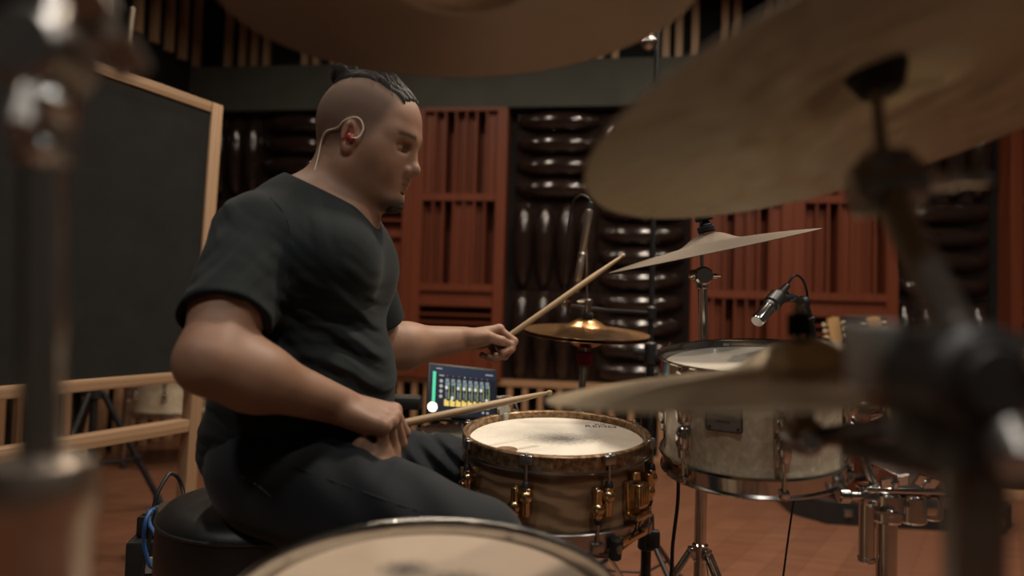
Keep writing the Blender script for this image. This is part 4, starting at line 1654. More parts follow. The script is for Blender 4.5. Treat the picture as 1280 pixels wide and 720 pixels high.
# black lighting tripod behind the board
def build_tripod():
    hub = P(118, 490, 2.95)
    b = Vector((hub.x, hub.y, 0))
    t = thing('tripod_stand', b, 'black tripod stand with a pale pole behind the felt board', 'stand')
    iv = Matrix.Translation(b).inverted()
    h = iv @ hub
    m = MB()
    m.cyl((0, 0, 0.18), (0, 0, 1.05), 0.016)
    m.build('pole', MT['black_metal'], t)
    m = MB()
    m.cyl((0, 0, 1.03), iv @ P(166, 10, 2.95), 0.0105)
    m.cyl((0, 0, 1.03), (0, 0, 1.09), 0.019)
    plabel(m.build('boom_pole', simple('pale_metal', (0.5, 0.42, 0.33, 1), 0.4, 0.6, 0.05, 60), t), 'thin pale pole')
    m = MB()
    m.cyl((0, 0, h.z - 0.03), (0, 0, h.z + 0.03), 0.03)
    m.box((-0.03, 0, h.z), (0.05, 0.03, 0.04), bev=0.006)
    m.build('leg_collar', MT['black_plastic'], t)
    m = MB()
    m.cyl((0, 0, 0.19), (0, 0, 0.23), 0.028)
    m.build('brace_collar', MT['black_plastic'], t)
    feet = [iv @ ray_plane(202, 632, Vector((0, 0, 0.012)), Vector((0, 0, 1)))]
    r = min(0.62, math.hypot(feet[0].x, feet[0].y))
    a0 = math.atan2(feet[0].y, feet[0].x)
    for k in range(3):
        a = a0 + k * 2 * PI / 3
        d = Vector((math.cos(a), math.sin(a), 0))
        f = d * r + Vector((0, 0, 0.015))
        m = MB()
        s = h + d * 0.03
        m.cyl(s, f, 0.0125)
        q = s.lerp(f, 0.58)
        m.cyl(Vector((0, 0, 0.21)) + d * 0.02, q, 0.009)
        m.box(q, (0.034, 0.03, 0.03), rot=rot_z(a), bev=0.004)
        lo = m.build('leg', MT['black_metal'], t)
        m = MB()
        m.cyl(f + Vector((0, 0, -0.015)), f + (s - f).normalized() * 0.05, 0.017)
        m.build('rubber_foot', MT['rubber'], lo)


build_tripod()

# ------------------------------------------------------------------ throne
TH_C = P(338, 622, 1.27)
TH_R = 0.19
TH_Z = TH_C.z


def build_throne():
    t = thing('drum_throne', (TH_C.x, TH_C.y, 0), 'thick round black leather drum stool under the drummer', 'stool')
    m = MB()
    Rr, H = TH_R, 0.155
    zt, zb = TH_Z, TH_Z - H
    prof = [(0, zt + 0.004), (Rr * 0.6, zt + 0.004), (Rr * 0.82, zt + 0.001), (Rr * 0.93, zt - 0.006), (Rr * 0.985, zt - 0.018), (Rr * 1.0, zt - 0.030),
            (Rr * 1.005, zt - 0.07), (Rr * 1.0, zb + 0.03), (Rr * 0.97, zb + 0.008), (Rr * 0.92, zb), (0, zb)]
    m.lathe(prof, 96)
    se = m.build('seat', MT['leather'], t, ang=60)
    m = MB()
    m.torus((0, 0, zt - 0.024), Rr * 0.998, 0.0032, n=96, m=8)
    m.build('piping', MT['leather'], se)
    m = MB()
    m.cyl((0, 0, 0.09), (0, 0, zb - 0.02), 0.0145)
    m.cyl((0, 0, zb - 0.03), (0, 0, zb), 0.07)
    m.build('post', MT['chrome'], t)
    tripod(t, (0, 0, 0.30), 0.26, MT['chrome'], a0=0.1)


build_throne()


# ------------------------------------------------------------------ cable box by the throne
def build_stage_box():
    c = P(206, 690, 1.57)
    t = thing('stage_box', Matrix.Translation((c.x, c.y, 0)) @ rot_z(R(12)), 'black cable box with sockets on the floor left of the stool', 'audio box')
    m = MB()
    H = c.z + 0.05
    m.box((0, 0, H / 2), (0.12, 0.16, H), bev=0.006)
    m.build('case', MT['amp_black'], t)
    m = MB()
    m.box((0.005, -0.082, H - 0.05), (0.045, 0.003, 0.035), bev=0.001)
    plabel(m.build('label_plate', MT['paper'], t), 'small white label plate')
    for i in range(2):
        for j in range(3):
            m = MB()
            x, z = -0.035 + 0.07 * i, H - 0.10 - 0.07 * j
            m.torus((0, 0, 0), 0.013, 0.003, n=20, m=8, M=Matrix.Translation((x, -0.081, z)) @ Matrix.Rotation(R(90), 4, 'X'))
            m.cyl((x, -0.079, z), (x, -0.083, z), 0.012)
            m.build('socket', MT['steel'], t)
    return c, H


SB, SBH = build_stage_box()
m_ = MB()
bx = thing('power_adapter', Matrix.Translation((SB.x + 0.012, SB.y, SBH)), 'small black adapter with grey top resting on the cable box', 'audio box')
m_.box((0, 0, 0.024), (0.10, 0.12, 0.046), bev=0.005)
m_.build('case', MT['amp_black'], bx)
m_ = MB(); m_.box((0, 0, 0.049), (0.085, 0.10, 0.004), bev=0.001); m_.build('lid', MT['steel'], bx)
cable('blue_cable', [P(196, 634, 1.50), P(188, 640, 1.46), P(181, 655, 1.44), P(180, 680, 1.44), P(186, 704, 1.44), P(196, 740, 1.44), Vector((-0.72, 1.36, 0.008)), Vector((-0.9, 1.5, 0.008))], 0.0042, MT['cable_blue'], 'blue network cable hanging in front of the black cable box')
cable('blue_cable', [P(186, 638, 1.49), P(187, 655, 1.45), P(194, 668, 1.43), P(200, 690, 1.43), P(203, 730, 1.43), Vector((-0.68, 1.38, 0.008)), Vector((-0.8, 1.1, 0.008))], 0.0042, MT['cable_blue'], 'blue network cable crossing behind, right one of two by the box')
cable('stool_cable', [Vector((-0.62, 1.66, 0.006)), P(240, 660, 1.62), P(226, 604, 1.56), P(214, 592, 1.54), P(206, 600, 1.52), P(197, 617, 1.5), P(192, 636, 1.49), P(190, 660, 1.47), Vector((-0.80, 1.40, 0.06)), Vector((-0.86, 1.30, 0.006)), Vector((-1.0, 1.2, 0.006))], 0.0045, MT['cable'], 'black cable arching behind the left edge of the stool')

# ------------------------------------------------------------------ tablet on a round pad
def build_tablet():
    # four corners of the screen as seen
    tl, tr, br, bl = P(546, 457, 1.95), P(621, 465, 2.02), P(617, 523, 1.96), P(528, 516, 1.89)
    c = (tl + tr + br + bl) / 4
    x = ((tr + br) - (tl + bl)).normalized()
    up = ((tl + tr) - (bl + br))
    up = (up - x * up.dot(x)).normalized()
    nrm = x.cross(up)
    Mx = Matrix((x, up, nrm)).transposed().to_4x4()
    Mx = Matrix.Translation(c) @ Mx
    w = (((tr + br) - (tl + bl)) / 2).length
    h = (((tl + tr) - (bl + br)) / 2).length
    t = thing('tablet_computer', Mx, 'tablet with a lit mixer app leaning behind the drummer\'s hand', 'tablet')
    m = MB()
    m.box((0, 0, -0.005), (w + 0.014, h + 0.014, 0.009), bev=0.004)
    m.build('body', MT['black_plastic'], t)
    S = MB()
    scr = emis('screen_dark', (0.008, 0.012, 0.020, 1), 1.0)
    hdr = emis('screen_header', (0.012, 0.022, 0.045, 1), 1.0)
    S.box((0, 0, 0.0), (w, h, 0.0006), mat=scr)
    S.box((0, h * 0.39, 0.0005), (w, h * 0.19, 0.0004), mat=hdr)
    so = S.build('screen', None, t, smooth=False)
    plabel(so, 'dark screen of the mixer app')
    wht, ylw, grn, gry, blu, red = (emis('ui_white', (0.8, 0.78, 0.72, 1), 0.9), emis('ui_yellow', (0.85, 0.62, 0.16, 1), 1.0), emis('ui_green', (0.10, 0.72, 0.40, 1), 1.0),
                                    emis('ui_grey', (0.18, 0.20, 0.22, 1), 1.0), emis('ui_blue', (0.2, 0.32, 0.45, 1), 1.0), emis('ui_red', (0.5, 0.1, 0.05, 1), 0.8))
    lamp = emis('screen_glint', (1.0, 0.86, 0.60, 1), 3.0)  # glow standing in for a lamp's reflection on the glass
    lime = emis('ui_lime', (0.42, 0.5, 0.10, 1), 0.9)
    g = MB()
    g.box((-w * 0.44, h * 0.06, 0.0009), (w * 0.045, h * 0.62, 0.0005))
    plabel(g.build('level_bar', grn, so, smooth=False), 'tall green level bar')
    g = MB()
    g.cyl((-w * 0.45, -h * 0.36, 0.0006), (-w * 0.45, -h * 0.36, 0.0016), h * 0.10, n=28)  # lamp reflection put in as a glowing disc
    plabel(g.build('lamp_glint', lamp, so), 'glowing round spot painted as a lamp reflection at the lower left of the screen')
    ns = 8
    x0, dx = -w * 0.245, w * 0.088
    rng = random.Random(3)
    g = MB()
    for k in range(ns):
        xk = x0 + k * dx
        g.box((xk, h * 0.20, 0.0009), (dx * 0.62, h * 0.09, 0.0004), mat=gry)
        g.box((xk, h * 0.215, 0.0011), (dx * 0.36, h * 0.02, 0.0004), mat=blu)
        g.box((xk, h * 0.13, 0.0009), (dx * 0.62, h * 0.03, 0.0004), mat=blu)
        g.box((xk - dx * 0.12, h * 0.01, 0.0009), (dx * 0.10, h * 0.26, 0.0004), mat=gry)
        g.box((xk + dx * 0.34, h * 0.00, 0.0009), (dx * 0.09, h * 0.36, 0.0004), mat=lime)
        for q in range(4):
            g.box((xk, -h * 0.05 - q * h * 0.035, 0.0009), (dx * 0.5, h * 0.014, 0.0004), mat=gry)
        fy = h * (0.06 if k not in (1, 7) else -0.15)
        g.box((xk - dx * 0.08, fy, 0.0013), (dx * 0.42, h * 0.065, 0.0005), mat=wht)
        g.box((xk, h * 0.30, 0.0009), (dx * 0.16, h * 0.02, 0.0004), mat=red if k != 3 else wht)
    g.build('channel_strips', None, so, smooth=False)
    g = MB()
    for k in range(ns):
        xk = x0 + k * dx
        g.box((xk, -h * 0.265, 0.0009), (dx * 0.84, h * 0.105, 0.0005))
        g.box((xk - dx * 0.2, -h * 0.20, 0.0009), (dx * 0.4, h * 0.03, 0.0005))
    plabel(g.build('channel_buttons', ylw, so, smooth=False), 'row of yellow channel buttons')
    pale = emis('ui_pale', (0.5, 0.48, 0.46, 1), 0.8)
    for k in range(4):
        g = MB()
        g.cyl((-w * 0.335, h * (0.185 - 0.105 * k), 0.0006), (-w * 0.335, h * (0.185 - 0.105 * k), 0.0013), h * 0.036, n=14)
        g.build('channel_icon', pale, so)
    for bx_, by_, bw_, bh_ in ((-0.33, 0.30, 0.07, 0.022), (-0.37, 0.44, 0.09, 0.018), (0.40, 0.40, 0.12, 0.02), (0.31, -0.40, 0.035, 0.04), (0.38, -0.40, 0.035, 0.04)):
        g = MB()
        g.box((w * bx_, h * by_, 0.0009), (w * bw_, h * bh_, 0.0004))
        g.build('screen_mark', pale, so, smooth=False)
    return Mx, w, h


TB_M, TB_W, TB_H = build_tablet()


def build_pad():
    c = P(578, 541, 1.86)
    t = thing('percussion_pad', (c.x, c.y, 0), 'round black percussion pad with ribbed rim under the tablet', 'percussion pad')
    z = c.z
    m = MB()
    m.lathe([(0, z + 0.006), (0.105, z + 0.006), (0.118, z + 0.002), (0.124, z - 0.008), (0.12, z - 0.035), (0.10, z - 0.045), (0, z - 0.045)], 64)
    m.build('pad', simple('glossy_black_pad', (0.015, 0.014, 0.013, 1), 0.25, 0, 0.1, 60), t)
    m = MB()
    for k in range(44):
        a = 2 * PI * k / 44
        m.box((0.116, 0, z + 0.003), (0.020, 0.010, 0.008), M=rot_z(a), bev=0.0025)
    m.build('ribbed_rim', simple('glossy_rib', (0.05, 0.035, 0.02, 1), 0.2, 0.5, 0.1, 60), t)
    m = MB()
    m.cyl((0, 0, 0.08), (0, 0, z - 0.04), 0.012)
    m.build('pole', MT['black_metal'], t)
    # cradle that carries the tablet
    iv = Matrix.Translation((c.x, c.y, 0)).inverted() @ TB_M
    m = MB()
    p = [iv @ Vector((0, -TB_H / 2 - 0.004, -0.012)), iv @ Vector((0, 0, -0.014)), iv @ Vector((0, TB_H * 0.2, -0.014))]
    m.tube([(0, 0, z - 0.01)] + [p[0] + Vector((0, 0.02, -0.01)), p[1]], 0.006, 10)
    for sx_ in (-1, 1):
        m.box((sx_ * TB_W * 0.25, -TB_H / 2 - 0.012, -0.006), (0.03, 0.006, 0.024), M=iv, bev=0.002)
    m.box((0, -TB_H / 2 - 0.010, -0.014), (TB_W * 0.6, 0.012, 0.006), M=iv, bev=0.002)
    m.box((0, -TB_H * 0.2, -0.014), (0.03, TB_H * 0.62, 0.006), M=iv, bev=0.002)
    m.build('tablet_cradle', MT['black_plastic'], t)
    tripod(t, (0, 0, 0.26), 0.16, MT['black_metal'], a0=0.9, double=False)


build_pad()
e0 = TB_M @ Vector((TB_W / 2 + 0.012, -0.006, -0.004))
cb_ = thing('charging_cable', Matrix.Translation(e0), 'thin white charging cable plugged into the side of the tablet', 'cable')
iv = Matrix.Translation(e0).inverted()
m_ = MB()
m_.tube([(-0.004, 0, 0)] + [iv @ p for p in (e0 + Vector((0.02, 0, 0.004)), P(640, 497, 1.95), P(646, 508, 1.93), P(649, 525, 1.93), P(648, 570, 1.92), Vector((0.03, 1.95, 0.3)), Vector((0.05, 2.0, 0.006)), Vector((0.2, 2.15, 0.006)))], 0.0022, 8, smooth=8)
m_.build('cord', MT['white_plastic'], cb_)
m_ = MB(); m_.box((0, 0, 0), (0.020, 0.008, 0.007), bev=0.002); m_.build('plug', MT['white_plastic'], cb_)


# small device in front of the belly
def build_small_device():
    c = P(508, 503, 1.92)
    t = thing('belt_pack_receiver', Matrix.Translation((c.x, c.y, 0)), 'small dark receiver box on a pole between belly and tablet', 'audio box')
    z = c.z
    m = MB()
    m.box((0, 0, z), (0.085, 0.06, 0.035), bev=0.006)
    m.build('case', MT['amp_black'], t)
    m = MB()
    m.box((0, 0, z + 0.0185), (0.07, 0.045, 0.003), bev=0.001)
    m.build('top_plate', MT['dark_chrome'], t)
    m = MB()
    m.cyl((0, 0, 0.08), (0, 0, z - 0.015), 0.010)
    m.build('pole', MT['black_metal'], t)
    tripod(t, (0, 0, 0.24), 0.2, MT['black_metal'], a0=0.3, double=False)


build_small_device()

# little grey clip standing on the far rim of the snare
p = ray_plane(633, 526, SN_C, SN_N)
m_ = MB()
a_ = (SN_M.inverted() @ p)
ang_ = math.atan2(a_.y, a_.x)
q_ = SN_M @ rot_z(ang_) @ Matrix.Translation((0.185, 0, 0.142 + 0.012))
m_.prism([(-0.014, 0.0), (0.014, 0.0), (0.015, 0.014), (0.006, 0.024), (-0.008, 0.022), (-0.014, 0.012)], -0.006, 0.006, M=Matrix(((0, 0, 1, 0), (1, 0, 0, 0), (0, 1, 0, 0), (0, 0, 0, 1))))
m_.box((-0.002, 0, -0.008), (0.020, 0.012, 0.026), bev=0.003)
oc = m_.build('rim_clip', MT['felt_grey'])
oc.matrix_world = q_
tag(oc, 'small grey clip sitting on the far rim of the snare', 'clip')


# ------------------------------------------------------------------ guitars in an open case stand
def build_guitar(px, d, body_mat, label, s=1.0):
    """x right, z up; leaning backwards"""
    top = P(px, 400, d)
    base_z = 0.036
    Lg = (top.z - base_z) / math.cos(R(12))
    b = Vector((top.x + 0.11, top.y - Lg * math.sin(R(12)), base_z))
    zdir = (top - b).normalized()
    Mx = Matrix.Translation(b) @ frame(zdir, (1, 0, 0))
    t = thing('guitar', Mx, label, 'guitar', 'guitars in the case stand')
    L = (top - b).length
    k = L / 1.0
    out = []
    pts = [(0, 0), (0.10, 0.005), (0.165, 0.06), (0.18, 0.13), (0.155, 0.20), (0.118, 0.25), (0.125, 0.31), (0.138, 0.36), (0.11, 0.42), (0.04, 0.445), (0.0, 0.45)]
    right = catmull([Vector((x, y, 0)) for x, y in pts], 5)
    outline = [(p.x * k, p.y * k) for p in right] + [(-p.x * k, p.y * k) for p in reversed(right[1:-1])]
    m = MB()
    Q = Matrix(((1, 0, 0, 0), (0, 0, 1, 0), (0, 1, 0, 0), (0, 0, 0, 1)))
    m.prism(outline, -0.045 * k, 0.045 * k, M=Q)
    bo = m.build('body', body_mat, t)
    m = MB()
    m.cyl((0, -0.0455 * k, 0.29 * k), (0, -0.0465 * k, 0.29 * k), 0.045 * k, n=32)
    m.build('sound_hole', MT['ink'], bo)
    m = MB()
    m.box((0, -0.05 * k, 0.13 * k), (0.14 * k, 0.010 * k, 0.02 * k), bev=0.002)
    m.build('bridge', MT['ink'], bo)
    m = MB()
    m.box((0, -0.045 * k, 0.62 * k), (0.05 * k, 0.022 * k, 0.48 * k), bev=0.006)
    m.build('neck', MT['gold_wood'], t)
    m = MB()
    m.prism([(-0.026 * k, 0.85 * k), (0.026 * k, 0.85 * k), (0.037 * k, 0.88 * k), (0.034 * k, 1.0 * k), (0.0, 1.008 * k), (-0.034 * k, 1.0 * k), (-0.037 * k, 0.88 * k)], -0.055 * k, -0.036 * k, M=Q)
    hd = m.build('headstock', MT['gold_wood'], t)
    for i in range(3):
        for sg in (-1, 1):
            m = MB()
            z = (0.895 + 0.036 * i) * k
            m.cyl((sg * 0.034 * k, -0.046 * k, z), (sg * 0.052 * k, -0.046 * k, z), 0.003 * k)
            m.sphere((sg * 0.058 * k, -0.046 * k, z), 0.0105 * k, n=12, sc=(0.9, 0.6, 1.1))
            plabel(m.build('tuning_peg', simple('ivory_peg', (0.55, 0.45, 0.30, 1), 0.35, 0, 0.05, 60), hd), 'ivory tuning peg')
    m = MB()
    for i in range(6):
        x = (-0.016 + 0.0064 * i) * k
        m.tube([(x, -0.058 * k, 0.13 * k), (x, -0.059 * k, 0.86 * k)], 0.0012, 5)
    m.build('strings', MT['steel'], t)
    return t


build_guitar(1036, 3.62, MT['brown_wood'], 'acoustic guitar whose headstock peeps out nearer the tom microphone')
build_guitar(1085, 3.40, MT['brown_wood'], 'acoustic guitar further right, larger headstock beside the dark stand clamp')


def build_case_stand():
    c0 = ray_plane(1040, 650, Vector((0, 0, 0)), Vector((0, 0, 1)))
    b = Vector((c0.x + 0.34, c0.y + 0.16, 0))
    t = thing('guitar_case_stand', Matrix.Translation(b) @ rot_z(R(-6)), 'black open case on the floor that holds the guitars', 'case')
    w, dp, h = 0.98, 0.54, 0.10
    outl = [(-w / 2 + 0.12, -dp / 2), (w / 2 - 0.12, -dp / 2), (w / 2, -dp / 2 + 0.14), (w / 2, dp / 2), (-w / 2, dp / 2), (-w / 2, -dp / 2 + 0.14)]
    inn = [(x * 0.93, y * 0.88) for x, y in outl]
    m = MB()
    n = len(outl)
    vs = [(x, y, 0) for x, y in outl] + [(x, y, h) for x, y in outl] + [(x, y, h) for x, y in inn] + [(x, y, 0.015) for x, y in inn]
    fs = [tuple(reversed(range(n))), tuple(range(3 * n, 4 * n))]
    for r_ in range(3):
        for i in range(n):
            j = (i + 1) % n
            fs.append((r_ * n + i, r_ * n + j, (r_ + 1) * n + j, (r_ + 1) * n + i))
    m.add(vs, fs)
    m.build('tray', MT['amp_black'], t, smooth=False)
    m = MB()
    m.prism(inn, 0.0155, 0.03)
    plabel(m.build('lining', simple('dark_red_lining', (0.05, 0.012, 0.012, 1), 0.95), t), 'dark red lining')
    m = MB()
    m.box((0, dp / 2 + 0.03, 0.26), (w, 0.05, 0.52), rot=Matrix.Rotation(R(-10), 4, 'X'), bev=0.006)
    m.build('lid', MT['amp_black'], t)
    for i, x in enumerate((-0.28, -0.05, 0.18, 0.36)):
        m = MB()
        m.box((x, -dp / 2 - 0.004, h * 0.55), (0.035, 0.012, 0.03), bev=0.003)
        m.build('latch', MT['steel'], t)


build_case_stand()


# low wooden riser and dark amplifier at the far right
def build_amp():
    c0 = ray_plane(1262, 625, Vector((0, 0, 0)), Vector((0, 0, 1)))
    t = thing('guitar_amplifier', Matrix.Translation((c0.x + 0.22, c0.y + 0.10, 0)) @ rot_z(R(-10)), 'dark amplifier on the floor behind the right foreground stand', 'amplifier')
    m = MB()
    m.box((0, 0, 0.29), (0.62, 0.30, 0.46), bev=0.012)
    m.build('cabinet', MT['amp_black'], t)
    m = MB()
    m.box((0, -0.152, 0.25), (0.56, 0.008, 0.32))
    m.build('grille_cloth', MT['black_cloth'], t)
    m = MB()
    m.box((0, -0.153, 0.46), (0.56, 0.01, 0.055), bev=0.002)
    po = m.build('control_panel', MT['dark_chrome'], t)
    for i in range(6):
        m = MB()
        m.cyl((-0.22 + 0.08 * i, -0.158, 0.46), (-0.22 + 0.08 * i, -0.178, 0.46), 0.012, 0.010)
        m.build('knob', MT['black_plastic'], po)
    m = MB()
    m.box((0, 0, 0.03), (0.66, 0.34, 0.058), bev=0.004)
    plabel(m.build('plinth', MT['slat_wood'], t), 'brown wooden plinth')


build_amp()
# ------------------------------------------------------------------ signed-distance sculpting
class Prim:
    k = 0.02
    op = 'u'


class RC(Prim):
    """round cone from a to b"""

    def __init__(s, a, b, ra, rb, k=0.02, op='u'):
        s.a, s.b, s.ra, s.rb, s.k, s.op = np.array(a, np.float64), np.array(b, np.float64), ra, rb, k, op
        s.ba = s.b - s.a
        s.l2 = max(1e-9, float(s.ba @ s.ba))

    def d(s, p):
        pa = p - s.a
        h = np.clip((pa @ s.ba) / s.l2, 0, 1)
        return np.linalg.norm(pa - h[:, None] * s.ba, axis=1) - (s.ra + (s.rb - s.ra) * h)


class EL(Prim):
    """ellipsoid; M = 3x3 rotation whose columns are its axes"""

    def __init__(s, c, r, M=None, k=0.02, op='u'):
        s.c, s.r, s.k, s.op = np.array(c, np.float64), np.array(r, np.float64), k, op
        s.M = np.eye(3) if M is None else np.array(M, np.float64)

    def d(s, p):
        q = (p - s.c) @ s.M
        k0 = np.linalg.norm(q / s.r, axis=1)
        k1 = np.linalg.norm(q / (s.r * s.r), axis=1)
        return np.where(k1 < 1e-9, -s.r.min(), k0 * (k0 - 1.0) / np.maximum(k1, 1e-9))


class BX(Prim):
    """rounded box"""

    def __init__(s, c, h, rad, M=None, k=0.01, op='u'):
        s.c, s.h, s.rad, s.k, s.op = np.array(c, np.float64), np.array(h, np.float64), rad, k, op
        s.M = np.eye(3) if M is None else np.array(M, np.float64)

    def d(s, p):
        q = np.abs((p - s.c) @ s.M) - (s.h - s.rad)
        return np.linalg.norm(np.maximum(q, 0), axis=1) + np.minimum(q.max(axis=1), 0) - s.rad


class PL(Prim):
    """half space n.p < off kept when op = 'i'"""

    def __init__(s, c, n, k=0.004, op='i'):
        s.n = np.array(n, np.float64) / np.linalg.norm(n)
        s.o = float(np.array(c) @ s.n)
        s.k, s.op = k, op

    def d(s, p):
        return p @ s.n - s.o


def smin(a, b, k):
    h = np.maximum(k - np.abs(a - b), 0.0) / k
    return np.minimum(a, b) - h * h * k * 0.25


def sdf(prims, p, post=None):
    d = np.full(len(p), 10.0)
    for q in prims:
        e = q.d(p)
        if q.op == 'u':
            d = smin(d, e, q.k)
        elif q.op == 's':
            d = -smin(-d, e, q.k)
        else:
            d = -smin(-d, -e, q.k)
    if post is not None:
        d = d + post(p)
    return d


def sculpt(prims, lo, hi, h, post=None, NB=16):
    """block-wise surface nets"""
    lo, hi = np.array(lo, float), np.array(hi, float)
    nb = np.ceil((hi - lo) / (h * NB)).astype(int)
    bx = np.stack(np.meshgrid(*[np.arange(n) for n in nb], indexing='ij'), -1).reshape(-1, 3)
    cen = lo + (bx + 0.5) * h * NB
    rad = h * NB * 0.5 * math.sqrt(3) + 2 * h
    D = np.stack([q.d(cen) for q in prims], 1)
    full = sdf(prims, cen, post)
    keep = np.abs(full) < rad * 1.7 + 0.012
    ks = np.array([q.k for q in prims])
    isu = np.array([q.op == 'u' for q in prims])
    iss = np.array([q.op == 's' for q in prims])
    g = np.arange(-1, NB + 1)
    G = np.stack(np.meshgrid(g, g, g, indexing='ij'), -1)          # corners (NB+2)^3
    n = NB + 2
    V_id, V_co, Q = [], [], []
    big = int(nb.max() * NB + 8)

    def enc(c):
        c = c + 2
        return (c[..., 0].astype(np.int64) * big + c[..., 1]) * big + c[..., 2]

    for bi in np.nonzero(keep)[0]:
        base = bx[bi] * NB
        dc = D[bi]
        mu = dc[isu].min()
        act = [q for i, q in enumerate(prims) if (isu[i] and dc[i] < mu + 2.6 * rad + ks[i] * 2) or (iss[i] and dc[i] < 2.6 * rad + ks[i] * 2) or not (isu[i] or iss[i])]
        idx = G + base
        pts = lo + idx.reshape(-1, 3) * h
        f = sdf(act, pts, post).reshape(n, n, n)
        s = f < 0
        if s.all() or not s.any():
            continue
        c8 = [s[a:n - 1 + a, b:n - 1 + b, c:n - 1 + c] for a in (0, 1) for b in (0, 1) for c in (0, 1)]
        cnt = sum(x.astype(np.int8) for x in c8)
        cells = (cnt > 0) & (cnt < 8)
        ci = np.argwhere(cells)
        if len(ci) == 0:
            continue
        acc = np.zeros((len(ci), 3))
        num = np.zeros(len(ci))
        for ax in range(3):
            o1, o2 = [x for x in range(3) if x != ax]
            for u in (0, 1):
                for v in (0, 1):
                    a0 = ci.copy()
                    a0[:, o1] += u
                    a0[:, o2] += v
                    a1 = a0.copy()
                    a1[:, ax] += 1
                    f0 = f[a0[:, 0], a0[:, 1], a0[:, 2]]
                    f1 = f[a1[:, 0], a1[:, 1], a1[:, 2]]
                    m = (f0 < 0) != (f1 < 0)
                    t = np.where(m, f0 / np.where(m, f0 - f1, 1), 0)
                    pos = (a0 - ci).astype(float)
                    pos[:, ax] += t
                    acc[m] += pos[m]
                    num[m] += 1
        co = lo + (ci - 1 + base + acc / num[:, None]) * h
        V_id.append(enc(ci - 1 + base))
        V_co.append(co)
        for ax in range(3):
            o1, o2 = [x for x in range(3) if x != ax]
            sl0 = [slice(1, NB + 1)] * 3
            sl1 = [slice(1, NB + 1)] * 3
            sl1[ax] = slice(2, NB + 2)
            e = s[tuple(sl0)] != s[tuple(sl1)]
            ei = np.argwhere(e)
            if len(ei) == 0:
                continue
            ins = s[tuple(sl0)][ei[:, 0], ei[:, 1], ei[:, 2]]
            gb = ei + base
            q = []
            for (u, v) in ((-1, -1), (0, -1), (0, 0), (-1, 0)):
                c = gb.copy()
                c[:, o1] += u
                c[:, o2] += v
                q.append(enc(c))
            q = np.stack(q, 1)
            flip = ins if ax != 1 else ~ins
            q[~flip] = q[~flip][:, ::-1]
            Q.append(q)
    ids = np.concatenate(V_id)
    co = np.concatenate(V_co)
    uid, first = np.unique(ids, return_index=True)
    co = co[first]
    q = np.searchsorted(uid, np.concatenate(Q))
    ok = (q < len(uid)).all(1)
    q = q[ok]
    return co, q


def sculpt_obj(name, co, q, mat, parent=None, colors=None):
    me = bpy.data.meshes.new(name)
    me.vertices.add(len(co))
    me.vertices.foreach_set('co', co.astype(np.float32).ravel())
    me.loops.add(len(q) * 4)
    me.loops.foreach_set('vertex_index', q.astype(np.int32).ravel())
    me.polygons.add(len(q))
    me.polygons.foreach_set('loop_start', np.arange(0, len(q) * 4, 4, dtype=np.int32))
    me.polygons.foreach_set('loop_total', np.full(len(q), 4, dtype=np.int32))
    me.update(calc_edges=True)
    me.validate()
    me.materials.append(mat)
    me.shade_smooth()
    if colors is not None:
        for nm, arr in colors.items():
            at = me.attributes.new(nm, 'FLOAT', 'POINT')
            at.data.foreach_set('value', arr.astype(np.float32))
    o = bpy.data.objects.new(name, me)
    COL.objects.link(o)
    if parent is not None:
        o.parent = parent
    return o


def nv(v):
    return np.array(v, float)


# ------------------------------------------------------------------ joints (read off the photograph with a distance)
shR, elR, wrR = P(318, 298, 1.13), P(262, 452, 0.965), P(425, 507, 1.10)
shL, elL, wrL = P(432, 300, 1.42), P(470, 436, 1.50), P(578, 424, 1.62)
hipR, kneeR = P(345, 590, 1.14), P(590, 690, 1.03)
hipL, kneeL = P(372, 585, 1.40), P(556, 590, 1.53)
ankR, ankL = Vector((0.02, 1.0, 0.10)), Vector((-0.06, 1.68, 0.10))
pel = P(352, 570, 1.27)
NECK = P(404, 248, 1.26)

HEAD_O = P(461, 177, 1.27)
yaw, pit, rol = R(-12), R(16), R(2)
HR = (Matrix.Rotation(yaw, 3, 'Z') @ Matrix.Rotation(pit, 3, 'Y') @ Matrix.Rotation(rol, 3, 'X'))
HRn = np.array(HR)
HS = 0.945


def HW(x, y, z):
    return nv(HEAD_O + HR @ (Vector((x, y, z)) * HS))


def HE(c, r, k=0.015, op='u', rot=None):
    Mx = HR if rot is None else HR @ rot
    return EL(HW(*c), [x * HS for x in r], np.array(Mx), k, op)


def HC(a, b, ra, rb, k=0.01, op='u'):
    return RC(HW(*a), HW(*b), ra * HS, rb * HS, k, op)


